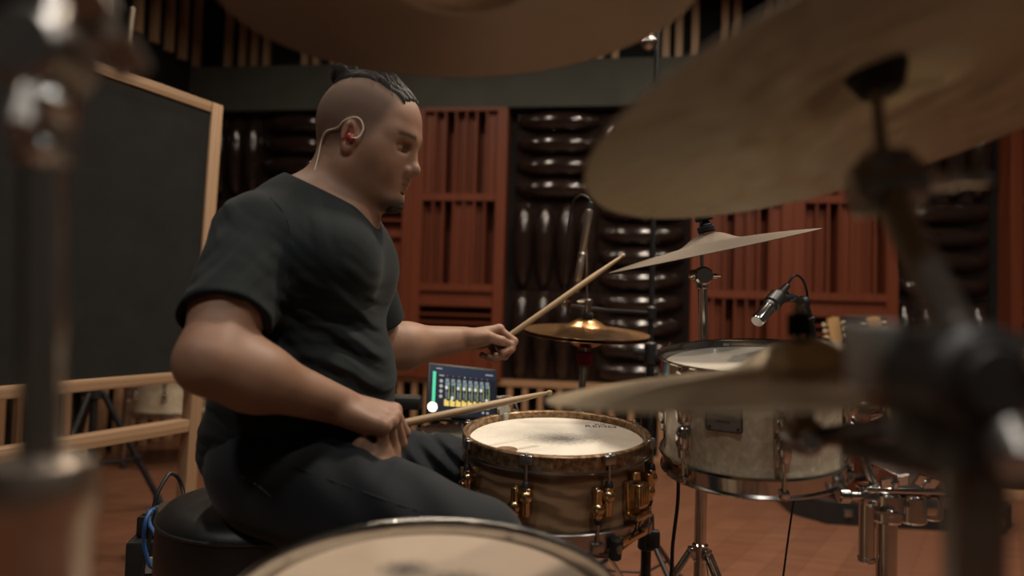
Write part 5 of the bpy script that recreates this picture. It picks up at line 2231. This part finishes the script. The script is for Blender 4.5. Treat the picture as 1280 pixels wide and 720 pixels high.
head = [
    HE((-0.012, 0, 0.040), (0.097, 0.076, 0.088), 0.02),
    HE((-0.045, 0, 0.020), (0.060, 0.066, 0.070), 0.03),
    HE((0.040, 0, 0.028), (0.052, 0.062, 0.070), 0.03),
    HE((0.036, 0, -0.030), (0.052, 0.066, 0.080), 0.03),
    HC((0.000, 0.050, -0.060), (0.076, 0.016, -0.096), 0.024, 0.017, 0.03),
    HC((0.000, -0.050, -0.060), (0.076, -0.016, -0.096), 0.024, 0.017, 0.03),
    HE((0.082, 0, -0.098), (0.020, 0.024, 0.017), 0.015),
    HE((0.010, 0, -0.072), (0.060, 0.046, 0.030), 0.03),
    HC((0.040, 0.044, -0.020), (0.064, 0.030, -0.034), 0.024, 0.020, 0.04),
    HC((0.040, -0.044, -0.020), (0.064, -0.030, -0.034), 0.024, 0.020, 0.04),
    HC((0.064, 0.046, 0.026), (0.086, 0.014, 0.024), 0.011, 0.010, 0.02),
    HC((0.064, -0.046, 0.026), (0.086, -0.014, 0.024), 0.011, 0.010, 0.02),
    HE((0.088, 0.033, 0.005), (0.016, 0.017, 0.010), 0.010, 's'),
    HE((0.088, -0.033, 0.005), (0.016, 0.017, 0.010), 0.010, 's'),
    HE((0.0725, 0.032, 0.003), (0.0135, 0.0155, 0.0125), 0.004),
    HE((0.0725, -0.032, 0.003), (0.0135, 0.0155, 0.0125), 0.004),
    HC((0.084, 0, 0.018), (0.105, 0, -0.024), 0.009, 0.0105, 0.014),
    HE((0.107, 0, -0.030), (0.0135, 0.0130, 0.0115), 0.008),
    HE((0.097, 0.0145, -0.035), (0.0115, 0.0085, 0.0085), 0.006),
    HE((0.097, -0.0145, -0.035), (0.0115, 0.0085, 0.0085), 0.006),
    HE((0.101, 0.0075, -0.0425), (0.006, 0.0035, 0.003), 0.003, 's'),
    HE((0.101, -0.0075, -0.0425), (0.006, 0.0035, 0.003), 0.003, 's'),
    HE((0.0735, 0, -0.060), (0.0235, 0.031, 0.024), 0.02),
    HC((0.088, 0.014, -0.0585), (0.0935, 0.004, -0.0555), 0.0062, 0.0068, 0.006),
    HC((0.088, -0.014, -0.0585), (0.0935, -0.004, -0.0555), 0.0062, 0.0068, 0.006),
    HC((0.084, 0.013, -0.0665), (0.0915, 0.0, -0.0685), 0.0068, 0.0085, 0.006),
    HC((0.084, -0.013, -0.0665), (0.0915, 0.0, -0.0685), 0.0068, 0.0085, 0.006),
    HE((0.088, 0, -0.0805), (0.008, 0.016, 0.005), 0.008, 's'),
]
for sg in (1, -1):
    rt = Matrix.Rotation(R(-12 * 1), 3, 'Y') @ Matrix.Rotation(sg * R(14), 3, 'Z')
    head += [
        HE((-0.003, sg * 0.078, -0.006), (0.0185, 0.0085, 0.0320), 0.006, 'u', rt),
        HE((-0.001, sg * 0.0780, -0.030), (0.0105, 0.0070, 0.0120), 0.006, 'u', rt),
        HE((0.000, sg * 0.0878, -0.004), (0.0120, 0.0085, 0.0225), 0.003, 's', rt),
        HE((0.003, sg * 0.0850, -0.012), (0.0075, 0.0110, 0.0095), 0.003, 's', rt),
        HC((-0.007, sg * 0.0840, 0.014), (-0.009, sg * 0.0840, -0.014), 0.0028, 0.0030, 0.004),
        HC((0.013, sg * 0.0790, -0.006), (0.014, sg * 0.0790, -0.014), 0.0042, 0.0035, 0.005),
    ]
nk = [
    RC(nv(NECK) + (0.0, 0, -0.06), HW(-0.028, 0, -0.035), 0.073, 0.058, 0.03),
    RC(nv(NECK) + (0.045, 0, -0.05), HW(0.012, 0, -0.070), 0.052, 0.044, 0.03),
]


def v3(p):
    return np.array(p, float)


# torso
fy = R(-13)
TB3 = np.array(Matrix.Rotation(fy, 3, 'Z'))
pelc = v3((-0.400, pel.y, 0.672))
bel = v3((-0.380, 1.27, 0.800))
che = v3((-0.385, 1.27, 0.985))
torso = [
    EL(pelc, (0.118, 0.176, 0.110), TB3, 0.05),
    EL(bel, (0.130, 0.176, 0.150), TB3, 0.06),
    EL(bel + v3((0.030, -0.01, -0.015)), (0.118, 0.150, 0.115), TB3, 0.06),
    EL(che, (0.130, 0.178, 0.150), TB3, 0.07),
    EL(che + v3((0.060, -0.095, 0.015)), (0.085, 0.095, 0.080), TB3, 0.05),
    EL(che + v3((0.070, 0.060, 0.010)), (0.078, 0.095, 0.080), TB3, 0.05),
    RC(v3(shR) + (0.005, 0.03, 0.0), v3(NECK) + (-0.02, -0.02, -0.060), 0.060, 0.072, 0.05),
    RC(v3(shL) + (-0.005, -0.03, 0.0), v3(NECK) + (0.0, 0.03, -0.065), 0.064, 0.076, 0.05),
    RC(v3(NECK) + (-0.03, 0, -0.03), v3(NECK) + (-0.05, 0, -0.14), 0.062, 0.10, 0.05),
]
armR = [
    RC(shR, v3(shR).copy() * 0.45 + v3(elR) * 0.55, 0.062, 0.054, 0.04),
    RC(v3(shR) * 0.5 + v3(elR) * 0.5, elR, 0.054, 0.0425, 0.03),
    RC(elR, v3(elR) * 0.68 + v3(wrR) * 0.32, 0.042, 0.048, 0.03),
    RC(v3(elR) * 0.7 + v3(wrR) * 0.3, v3(wrR), 0.047, 0.030, 0.03),
]
armL = [
    RC(shL, elL, 0.066, 0.046, 0.04),
    RC(elL, v3(elL) * 0.68 + v3(wrL) * 0.32, 0.046, 0.049, 0.03),
    RC(v3(elL) * 0.7 + v3(wrL) * 0.3, v3(wrL), 0.047, 0.030, 0.03),
]


# hands
def hand(wr, xdir, ydir, sgn, sc=1.0):
    """xdir: from the wrist to the knuckles, ydir: towards the thumb; the back of the hand is up = x cross y * sgn"""
    x = Vector(xdir).normalized()
    y = Vector(ydir)
    y = (y - x * y.dot(x)).normalized()
    z = x.cross(y) * sgn
    Mx = Matrix((x, y, z)).transposed()

    def T(a, b, c):
        return v3(Vector(wr) + Mx @ (Vector((a, b, c)) * sc))
    pr = []
    ys = (0.030, 0.010, -0.011, -0.030)
    ln = ((0.044, 0.027, 0.021), (0.048, 0.030, 0.022), (0.045, 0.028, 0.021), (0.036, 0.021, 0.018))
    rr_ = (0.0105, 0.0108, 0.0102, 0.0090)
    kx = (0.086, 0.089, 0.084, 0.075)
    fl = ((48, 78, 40), (58, 82, 48), (64, 84, 52), (68, 86, 54))
    for i in range(4):
        k0 = T(kx[i], ys[i], 0.004)
        pr.append(RC(T(0.004, ys[i] * 0.55, 0.0), k0, 0.0170, 0.0125, 0.011))
        pr.append(EL(T(kx[i], ys[i], 0.007), (0.0115 * sc, 0.0105 * sc, 0.0105 * sc), np.array(Mx), 0.006))
        a = 0.0
        q = Vector((kx[i], ys[i], 0.003))
        r0 = rr_[i] * sc
        for j in range(3):
            a += fl[i][j]
            e = q + Vector((math.cos(R(a)), -0.02 * (i - 1), -math.sin(R(a)))) * ln[i][j]
            pr.append(RC(T(*q), T(*e), r0 * (1.0 - 0.07 * j), r0 * (0.95 - 0.08 * j), 0.0035))
            q = e
    pr.append(EL(T(0.035, 0.022, -0.014), (0.036 * sc, 0.017 * sc, 0.017 * sc), np.array(Mx), 0.014))
    pr.append(EL(T(0.038, -0.022, -0.006), (0.036 * sc, 0.012 * sc, 0.013 * sc), np.array(Mx), 0.014))
    t0, t1, t2, t3 = T(0.018, 0.026, -0.012), T(0.050, 0.046, -0.022), T(0.078, 0.044, -0.032), T(0.100, 0.034, -0.038)
    pr += [RC(t0, t1, 0.016 * sc, 0.0130 * sc, 0.012), RC(t1, t2, 0.0125 * sc, 0.0112 * sc, 0.004), RC(t2, t3, 0.0112 * sc, 0.0092 * sc, 0.004)]
    return pr, T, Mx


hxR = Vector((0.93, 0.16, -0.30))
handR, TR, MR = hand(wrR, hxR, Vector((0.0, 0.93, 0.34)), 1, 1.0)
hxL = Vector((0.90, 0.40, 0.08))
handL, TL, ML = hand(wrL, hxL, Vector((0.35, -0.80, 0.48)), -1, 1.0)

legs = [
    RC(hipR, kneeR, 0.094, 0.072, 0.04), RC(kneeR, ankR, 0.060, 0.042, 0.03),
    RC(hipL, kneeL, 0.094, 0.070, 0.04), RC(kneeL, ankL, 0.060, 0.042, 0.03),
    RC(ankR, ankR + Vector((0.13, -0.01, -0.06)), 0.040, 0.030, 0.02),
    RC(ankL, ankL + Vector((0.13, 0.06, -0.06)), 0.040, 0.030, 0.02),
]
body_prims = torso + nk + head + armR + armL + handR + handL + legs
allp = np.concatenate([np.array([q.a if hasattr(q, 'a') else q.c for q in body_prims]), np.array([q.b if hasattr(q, 'b') else q.c for q in body_prims])])
lo, hi = allp.min(0) - 0.14, allp.max(0) + 0.14
lo[2] = 0.0
H_BODY = 0.0022
co, q = sculpt(body_prims, lo, hi, H_BODY)

# pigment masks and the painted mouth shade, in head space
L = ((co - nv(HEAD_O)) @ HRn) / HS
x, y, z = L[:, 0], L[:, 1], L[:, 2]
ay = np.abs(y)


def sst(a, b, v):
    t = np.clip((v - a) / (b - a), 0, 1)
    return t * t * (3 - 2 * t)


inhead = sst(-0.20, -0.16, z) * (np.linalg.norm(L, axis=1) < 0.24)
# shaved sides: above the ears, behind the temples, down to the nape
hairline = 0.052 - 0.20 * np.maximum(z - 0.03, 0) + 0.0 * ay
front = sst(0.012, -0.012, x - (0.046 + 0.25 * np.clip(z - 0.03, -0.05, 0.06)))
low = sst(-0.075, 0.03, z + 0.45 * np.clip(-x - 0.02, -0.02, 0.08) + 0.0)
ear_clear = 1 - np.exp(-(((x + 0.001) / 0.022) ** 2 + ((z + 0.006) / 0.034) ** 2) ** 3) * (ay > 0.072)
stub = inhead * front * low * ear_clear * (x < 0.075)
side_low = sst(-0.035, 0.015, z)
stub = stub * np.where(x > -0.02, side_low, 1.0)
beard = inhead * (np.exp(-(((x - 0.080) / 0.036) ** 2 + (y / 0.036) ** 2 + ((z + 0.104) / 0.0185) ** 2) ** 1.5))
beard = np.maximum(beard, inhead * 0.35 * np.exp(-(((x - 0.09) / 0.02) ** 2 + ((ay - 0.010) / 0.022) ** 2 + ((z + 0.0485) / 0.0045) ** 2)))
jaw = inhead * 0.22 * np.exp(-(((z + 0.10 - 0.25 * (0.07 - x)) / 0.028) ** 2)) * sst(-0.01, 0.03, x) * (z < -0.05)
brow = inhead * np.exp(-(((z - 0.0285 + 0.10 * np.maximum(ay - 0.035, 0)) / 0.0048) ** 2)) * sst(0.010, 0.018, ay) * sst(0.060, 0.050, ay) * (x > 0.05)
lash = inhead * np.exp(-(((z + 0.0035) / 0.0017) ** 2)) * sst(0.016, 0.022, ay) * sst(0.050, 0.045, ay) * (x > 0.055)
lips = inhead * np.exp(-((np.abs(z + 0.0625) / 0.0085) ** 4)) * sst(0.022, 0.012, ay) * sst(0.080, 0.088, x)
mouth_shade = inhead * np.exp(-(((z + 0.0622 - 0.10 * np.maximum(0.018 - ay, 0) * 0.3) / 0.0012) ** 2)) * sst(0.021, 0.017, ay) * (x > 0.075)  # shade between the lips painted as a dark line, no slit modelled
dark = np.clip(np.maximum.reduce([beard, brow * 0.85, lash * 0.9, mouth_shade * 0.6]) + jaw, 0, 1)  # hair tones plus the painted mouth crease
ear_red = inhead * (ay > 0.074) * np.exp(-(((x + 0.000) / 0.016) ** 2 + ((z + 0.006) / 0.028) ** 2))


def skin_material():
    t = NT('skin').set(rough=0.54, spec=0.42, sss=0.08)
    t.b.inputs['Subsurface Radius'].default_value = (0.012, 0.005, 0.003)
    n = t.noise(t.coord(), 22, 5)
    base = t.ramp(n, [(0.3, (0.235, 0.126, 0.080, 1)), (0.7, (0.290, 0.158, 0.102, 1))])

    def att(nm):
        a = t.n('ShaderNodeAttribute')
        a.attribute_name = nm
        return a.outputs['Fac']
    base = t.mix(att('lips'), base, (0.26, 0.105, 0.085, 1))
    base = t.mix(t.math('MULTIPLY', att('ear_red'), 0.5), base, (0.38, 0.12, 0.08, 1))
    fine = t.noise(t.coord(), 900, 2, 0.7)
    sm = t.math('MULTIPLY', att('stubble'), t.math('ADD', t.math('MULTIPLY', fine, 0.5), 0.42))
    base = t.mix(sm, base, (0.062, 0.042, 0.029, 1))
    base = t.mix(att('dark_hair'), base, (0.014, 0.011, 0.010, 1))  # also carries the painted mouth crease
    t.l(base, t.b.inputs['Base Color'])
    r = t.math('ADD', 0.54, t.math('MULTIPLY', att('stubble'), 0.2))
    t.l(r, t.b.inputs['Roughness'])
    t.bump(t.noise(t.coord(), 420, 3), 0.10, 0.0008)
    return t.m


person = sculpt_obj('person', co, q, skin_material(), None, dict(stubble=stub, dark_hair=dark, lips=lips * 0.8, ear_red=ear_red))
tag(person, 'man in dark t-shirt and jeans seated on the black stool, drumming with both hands', 'person')


# ------------------------------------------------------------------ t-shirt
def grow(pr, g):
    import copy
    out = []
    for q_ in pr:
        c = copy.copy(q_)
        if isinstance(c, RC):
            c.ra, c.rb = c.ra + g, c.rb + g
        elif isinstance(c, EL):
            c.r = c.r + g
        out.append(c)
    return out


dR = (v3(elR) - v3(shR)) / np.linalg.norm(v3(elR) - v3(shR))
dL = (v3(elL) - v3(shL)) / np.linalg.norm(v3(elL) - v3(shL))
slR = v3(shR) + dR * 0.160
slL = v3(shL) + dL * 0.175
shirt = grow(torso, 0.009)
shirt += [RC(v3(shR) + (0, 0.01, 0.002), slR + dR * 0.012, 0.068, 0.066, 0.03), RC(v3(shL) + (0, -0.01, 0), slL + dL * 0.012, 0.076, 0.078, 0.035)]
# loose cloth over the belt and lap
shirt += [EL(bel + v3((0.012, -0.01, -0.075)), (0.128, 0.180, 0.085), TB3, 0.04), EL(pelc + v3((-0.004, -0.005, 0.0)), (0.126, 0.184, 0.10), TB3, 0.04)]
# sleeve openings
shirt += [RC(slR - dR * 0.035, slR + dR * 0.10, 0.058, 0.062, 0.004, 's'), RC(slL - dL * 0.035, slL + dL * 0.10, 0.062, 0.078, 0.004, 's')]
nko = v3(NECK) + v3((0.010, 0.0, -0.004))
neck_dir = HW(-0.01, 0, 0) - v3(NECK)
neck_dir = neck_dir / np.linalg.norm(neck_dir)
shirt += [RC(v3(NECK) + v3((0.010, 0.0, -0.045)), v3(NECK) + v3((0.040, 0, 0.11)), 0.060, 0.125, 0.006, 's'),
          PL((0, 0, 0.615), (0, 0, -1), 0.02)]
armcut = []


def seg_t(p, a, b):
    ba = b - a
    return np.clip(((p - a) @ ba) / (ba @ ba), 0, 1)


rng_ = np.random.RandomState(5)
# fold ridges: (point, direction across, wavelength, amplitude, radius)
folds = [
    (P(372, 395, 1.10), (0.45, 0, 0.9), 0.050, 0.0026, 0.10),
    (P(430, 430, 1.12), (0.25, 0, 1.0), 0.055, 0.0048, 0.10),
    (P(455, 480, 1.15), (0.35, 0, 1.0), 0.046, 0.0065, 0.12),
    (P(395, 300, 1.10), (0.9, 0, 0.35), 0.060, 0.0012, 0.08),
    (P(300, 360, 1.02), (0.75, 0, -0.65), 0.055, 0.0022, 0.09),
    (P(280, 260, 1.10), (0.6, 0, 0.8), 0.045, 0.0012, 0.07),
    (P(300, 530, 1.10), (0.15, 0, 1.0), 0.050, 0.0030, 0.12),
    (P(340, 450, 1.08), (0.5, 0, 0.85), 0.055, 0.0045, 0.12),
]


def shirt_post(p):
    o = np.zeros(len(p))
    for c, d_, wl, am, rad_ in folds:
        d_ = v3(d_) / np.linalg.norm(d_)
        r_ = p - v3(c)
        w = np.exp(-(r_ * r_).sum(1) / (rad_ * rad_))
        ph = (r_ @ d_) / wl * 2 * PI + 1.3 * np.sin(r_[:, 0] * 23 + r_[:, 1] * 17) + 0.6 * np.sin(r_[:, 0] * 51)
        s_ = np.sin(ph)
        o -= am * w * (np.maximum(s_, -0.3) ** 1 + 0.2 * np.sin(2.3 * ph + 1))
    # sleeve hem and neck band stitches
    tR = (p - slR) @ dR
    o -= 0.0016 * np.exp(-((tR - 0.010) / 0.010) ** 2) * (np.linalg.norm(p - slR, axis=1) < 0.12)
    return o


shirt_cut = [PL(slR + dR * 0.02, dR, 0.002, 's')]


class SleeveCut(Prim):
    """keeps the shirt off the forearm side of a sleeve end"""
    op, k = 's', 0.003

    def __init__(s, c, n, r):
        s.c, s.n, s.r = v3(c), v3(n), r

    def d(s, p):
        r_ = p - s.c
        return np.maximum(-(r_ @ s.n), np.linalg.norm(r_, axis=1) - s.r)


# sleeve end is made slanted: longer underneath, as it hangs
shirt += [SleeveCut(slR + dR * 0.018, dR + v3((0.10, 0, 0.10)), 0.125), SleeveCut(slL + dL * 0.02, dL, 0.11)]
sp = np.concatenate([np.array([q_.a if hasattr(q_, 'a') else q_.c for q_ in shirt if not isinstance(q_, PL)]), np.array([q_.b if hasattr(q_, 'b') else q_.c for q_ in shirt if not isinstance(q_, PL)])])
co, q = sculpt(shirt, sp.min(0) - 0.22, sp.max(0) + 0.20, 0.0026, shirt_post)


def shirt_material():
    t = NT('charcoal_cotton').set(rough=0.9, spec=0.2, sheen=0.04)
    n = t.noise(t.coord(), 9, 4)
    t.l(t.ramp(n, [(0.3, (0.0072, 0.0108, 0.0122, 1)), (0.7, (0.0094, 0.0140, 0.0158, 1))]), t.b.inputs['Base Color'])
    t.bump(t.noise(t.coord((1, 1, 1)), 700, 2), 0.2, 0.0006)
    return t.m


sh = sculpt_obj('t_shirt', co, q, shirt_material(), person)

# neck band
m = MB()
# ------------------------------------------------------------------ jeans
jl = grow([q_ for q_ in legs[:4]], 0.010)
jeans = jl + [EL(pelc, (0.126, 0.184, 0.110), TB3, 0.05), PL((0, 0, 0.74), (0, 0, 1), 0.01), PL((0, 0, 0.115), (0, 0, -1), 0.005)]
jfold = [
    (P(520, 600, 1.03), (0.8, 0, 0.6), 0.075, 0.0030, 0.14),
    (P(440, 560, 1.05), (0.9, 0, -0.3), 0.06, 0.0030, 0.10),
    (P(545, 575, 1.48), (0.7, 0, 0.7), 0.035, 0.0060, 0.09),
    (P(500, 550, 1.42), (0.8, 0, 0.5), 0.04, 0.0050, 0.09),
]
seam_a, seam_b = v3(P(415, 560, 1.05)), v3(P(540, 640, 0.98))


def jeans_post(p):
    o = np.zeros(len(p))
    for c, d_, wl, am, rad_ in jfold:
        d_ = v3(d_) / np.linalg.norm(d_)
        r_ = p - v3(c)
        w = np.exp(-(r_ * r_).sum(1) / (rad_ * rad_))
        o -= am * w * np.sin((r_ @ d_) / wl * 2 * PI + 1.1 * np.sin(r_[:, 1] * 21 + r_[:, 2] * 13))
    return o


jp = np.concatenate([np.array([q_.a for q_ in jl]), np.array([q_.b for q_ in jl]), pelc[None]])
co, q = sculpt(jeans, jp.min(0) - 0.2, jp.max(0) + 0.2, 0.004, jeans_post)


def jeans_material():
    t = NT('dark_denim').set(rough=0.85, spec=0.25, sheen=0.1)
    n = t.noise(t.coord(), 14, 5)
    w = t.noise(t.coord((1, 1, 3)), 500, 2)
    f = t.math('ADD', t.math('MULTIPLY', n, 0.7), t.math('MULTIPLY', w, 0.3))
    t.l(t.ramp(f, [(0.3, (0.0080, 0.0108, 0.0150, 1)), (0.7, (0.0135, 0.0175, 0.0232, 1))]), t.b.inputs['Base Color'])
    t.bump(w, 0.2, 0.0006)
    return t.m


JM = jeans_material()
je = sculpt_obj('jeans', co, q, JM, person)


def surf_pt(prims, p, n_iter=12, off=0.0, post=None):
    """slide points onto a sculpted surface"""
    p = np.array(p, float).reshape(-1, 3)
    for _ in range(n_iter):
        d = sdf(prims, p, post)
        g = np.stack([(sdf(prims, p + e, post) - sdf(prims, p - e, post)) / 0.002 for e in np.eye(3) * 0.001], 1)
        g /= np.maximum(np.linalg.norm(g, axis=1, keepdims=True), 1e-6)
        p = p - (d - off)[:, None] * g * 0.9
    return p


def ray_hit(prims, px, py, d0, d1, post=None):
    """first point of a sculpted surface along a pixel's line of sight"""
    a, b = nv(P(px, py, d0)), nv(P(px, py, d1))
    t = np.linspace(0, 1, 400)[:, None]
    pts = a + (b - a) * t
    f = sdf(prims, pts, post)
    i = np.argmax(f < 0)
    return pts[i] if (f < 0).any() else None


# side seam and pocket stitch on the near thigh
def surf_line(pixels, prims, post, d0, d1, r, name, mat, parent, off=0.0):
    pts = []
    for i in range(len(pixels) - 1):
        for k in range(6):
            f = k / 6
            pts.append((pixels[i][0] * (1 - f) + pixels[i + 1][0] * f, pixels[i][1] * (1 - f) + pixels[i + 1][1] * f))
    pts.append(pixels[-1])
    w = [ray_hit(prims, a, b, d0, d1, post) for a, b in pts]
    w = [Vector(p_) for p_ in w if p_ is not None]
    if len(w) < 3:
        return None
    m_ = MB()
    m_.tube(w, r, 6)
    return m_.build(name, mat, parent)


seam_m = simple('denim_seam', (0.055, 0.058, 0.062, 1), 0.8, 0, 0.2, 60)
surf_line([(336, 571), (390, 592), (440, 610), (500, 632), (528, 640)], jeans, jeans_post, 0.8, 1.5, 0.0016, 'seam', JM, je)
surf_line([(300, 594), (312, 600), (326, 610), (338, 620)], jeans, jeans_post, 0.8, 1.5, 0.0014, 'pocket_stitch', seam_m, je)
# shoulder seam of the shirt
surf_line([(338, 247), (352, 262), (362, 282), (366, 310), (362, 336), (352, 360)], shirt, shirt_post, 0.8, 1.5, 0.0013, 'sleeve_seam', sh.data.materials[0], sh)

# shoes
for a, dx, dy in ((ankR, 0.13, -0.01), (ankL, 0.13, 0.06)):
    d = Vector((dx, dy, 0)).normalized()
    base = Vector((a.x, a.y, 0))
    pr = [RC(base - d * 0.05 + Vector((0, 0, 0.05)), base + d * 0.05 + Vector((0, 0, 0.052)), 0.042, 0.045, 0.03),
          RC(base + d * 0.05 + Vector((0, 0, 0.045)), base + d * 0.17 + Vector((0, 0, 0.036)), 0.044, 0.034, 0.03),
          RC(base + Vector((0, 0, 0.07)), base + Vector((0, 0, 0.115)), 0.050, 0.052, 0.02),
          PL((0, 0, 0.012), (0, 0, -1), 0.004)]
    c_, q_ = sculpt(pr, v3(base) - 0.27, v3(base) + 0.27, 0.005)
    so = sculpt_obj('shoe', c_, q_, MT['black_cloth'], person)
    m = MB()
    m.tube([base - d * 0.06 + Vector((0, 0, 0.011)), base + d * 0.06 + Vector((0, 0, 0.011)), base + d * 0.17 + Vector((0, 0, 0.011))], [0.040, 0.046, 0.036], 16)
    for i, v_ in enumerate(m.v):
        m.v[i] = Vector((v_.x, v_.y, 0.001 + 0.018 * (v_.z > 0.011)))
    m.build('sole', MT['rubber'], so)

# ------------------------------------------------------------------ hair: combed back strip with a knot
hair = [
    HE((-0.012, 0, 0.0440), (0.0990, 0.0785, 0.0920), 0.01),
    HE((0.040, 0, 0.0330), (0.0545, 0.0635, 0.0725), 0.02),
]


class HairCut(Prim):
    """keeps only the top strip"""
    op, k = 'i', 0.006

    def d(s, p):
        l = ((p - nv(HEAD_O)) @ HRn) / HS
        wd = 0.047 - 0.22 * np.clip(-l[:, 0] - 0.03, 0, 1) - 0.10 * np.clip(l[:, 0] - 0.03, 0, 1)
        a = np.abs(l[:, 1]) - wd
        b = 0.052 - l[:, 2]
        c = -0.092 - l[:, 0]
        e = l[:, 0] - 0.070 - 0.25 * (l[:, 2] - 0.09)
        return np.maximum.reduce([a, b, c, e]) * 0.9


hair.append(HairCut())
hair += [HE((-0.076, -0.004, 0.114), (0.037, 0.033, 0.031), 0.008, 'u', Matrix.Rotation(R(25), 3, 'Y')), HC((-0.045, 0, 0.110), (-0.075, 0.0, 0.104), 0.020, 0.017, 0.012),
         HE((-0.092, -0.006, 0.104), (0.015, 0.018, 0.016), 0.008)]


def hair_post(p):
    l = ((p - nv(HEAD_O)) @ HRn) / HS
    return -0.0012 * np.sin(l[:, 1] * 900 + 3 * np.sin(l[:, 0] * 60)) - 0.0010 * np.sin(l[:, 1] * 430 + l[:, 0] * 90)


hc = nv(HEAD_O)
co, q = sculpt(hair, hc - 0.19, hc + 0.19, 0.0015, hair_post)


def hair_material():
    t = NT('dark_hair').set(rough=0.6, spec=0.3)
    n = t.noise(t.coord((1, 1, 1)), 160, 3)
    t.l(t.ramp(n, [(0.3, (0.010, 0.008, 0.007, 1)), (0.7, (0.028, 0.020, 0.016, 1))]), t.b.inputs['Base Color'])
    t.bump(n, 0.4, 0.001)
    return t.m


HMt = hair_material()
ha = sculpt_obj('hair', co, q, HMt, person)
goat = [HE((0.0800, 0, -0.106), (0.0250, 0.029, 0.0165), 0.01), HE((0.058, 0, -0.113), (0.024, 0.026, 0.009), 0.012)]
co, q = sculpt(goat, HW(0.07, 0, -0.1) - 0.05, HW(0.07, 0, -0.1) + 0.05, 0.0014, lambda p: -0.0008 * np.sin(p[:, 2] * 1700 + 900 * p[:, 0]) * np.sin(p[:, 1] * 1500 + 500 * p[:, 0]))
sculpt_obj('goatee', co, q, HMt, person)
# loose strands on the strip and around the knot
m = MB()
rs = random.Random(11)
for i in range(240):
    y0 = rs.uniform(-0.05, 0.05)
    x0 = rs.uniform(-0.02, 0.062)
    pts = []
    lift = rs.uniform(0.000, 0.010)
    for k in range(5):
        f = k / 4
        xx = x0 + (-0.085 - x0) * f * rs.uniform(0.75, 1.0)
        yy = y0 * (1 - 0.8 * f)
        pts.append((xx, yy, lift * math.sin(PI * f)))
    w = [HW(a, b, 0.3) for a, b, c in pts]
    out = []
    for (a, b, c) in pts:
        ex = 1 - ((a + 0.014) / 0.0995) ** 2 - (b / 0.079) ** 2
        zz = 0.0440 + 0.0925 * math.sqrt(max(0.02, ex)) + c + 0.0005
        out.append(Vector(HW(a, b, zz)))
    m.tube(out, [0.00055, 0.00025], 4, smooth=3, cap=False)
for i in range(70):
    a = rs.uniform(0, 2 * PI)
    b = rs.uniform(-0.5, 1.2)
    c0 = Vector((-0.074, -0.004, 0.111))
    d0 = Vector((math.cos(a) * math.cos(b), math.sin(a) * math.cos(b), math.sin(b)))
    p0 = c0 + d0 * 0.024
    tn_ = d0.cross(Vector((rs.uniform(-1, 1), rs.uniform(-1, 1), rs.uniform(-1, 1)))).normalized()
    p1 = p0 + d0 * 0.006 + tn_ * 0.012
    p2 = p1 + d0 * rs.uniform(-0.004, 0.008) + tn_ * 0.014
    m.tube([Vector(HW(*p0)), Vector(HW(*p1)), Vector(HW(*p2))], [0.00055, 0.0002], 4, smooth=3, cap=False)
st_ = m.build('loose_strands', HMt, ha)

# ------------------------------------------------------------------ in-ear monitor with its wire
m = MB()
m.sphere(Vector(HW(0.006, -0.087, -0.010)), 0.0085, n=14, sc=(1, 0.7, 1))
iem = m.build('in_ear_monitor', simple('red_clear_earpiece', (0.30, 0.03, 0.025, 1), 0.25, 0, 0.1, 60), person)
m = MB()
wp = [HW(0.009, -0.092, -0.010), HW(0.020, -0.085, -0.006), HW(0.023, -0.081, 0.012), HW(0.014, -0.081, 0.026), HW(0.000, -0.080, 0.029), HW(-0.018, -0.0805, 0.018)]
for (a, b) in ((422, 160), (408, 165), (402, 178), (398, 198), (393, 217), (391, 224)):
    h_ = ray_hit(head + nk, a, b, 0.9, 1.5)
    if h_ is not None:
        wp.append(h_ + nv((0.0, -0.003, 0.0)))
m.tube([Vector(p_) for p_ in wp], 0.0014, 8, smooth=6)
m.build('ear_wire', simple('pale_wire', (0.62, 0.56, 0.42, 1), 0.35, 0, 0.05, 60), iem)


# ------------------------------------------------------------------ drumsticks
def drumstick(tip, through, length, label):
    d = (tip - through).normalized()
    butt = tip - d * length
    Mx = Matrix.Translation(butt) @ frame(d)
    t = thing('drumstick', Mx, label, 'drumstick', 'drumsticks in the drummer\'s hands')
    m = MB()
    Ls = length
    m.lathe([(0, 0), (0.0055, 0.001), (0.0072, 0.005), (0.0072, Ls * 0.72), (0.0045, Ls * 0.93), (0.0035, Ls * 0.965), (0, Ls * 0.966)], 20)
    m.build('shaft', MT['stick'], t)
    m = MB()
    m.sphere((0, 0, Ls - 0.007), 0.0055, n=16, sc=(0.9, 0.9, 1.35))
    m.build('tip', MT['stick'], t)


thrR = Vector(TR(0.066, 0.018, -0.034))
thrL = Vector(TL(0.066, 0.018, -0.034))
drumstick(P(690, 490, 1.35), thrR, 0.40, 'right-hand drumstick hovering over the worn white snare head')
drumstick(P(781, 318, 1.78), thrL, 0.41, 'left-hand drumstick raised up past the hi-hat microphone')
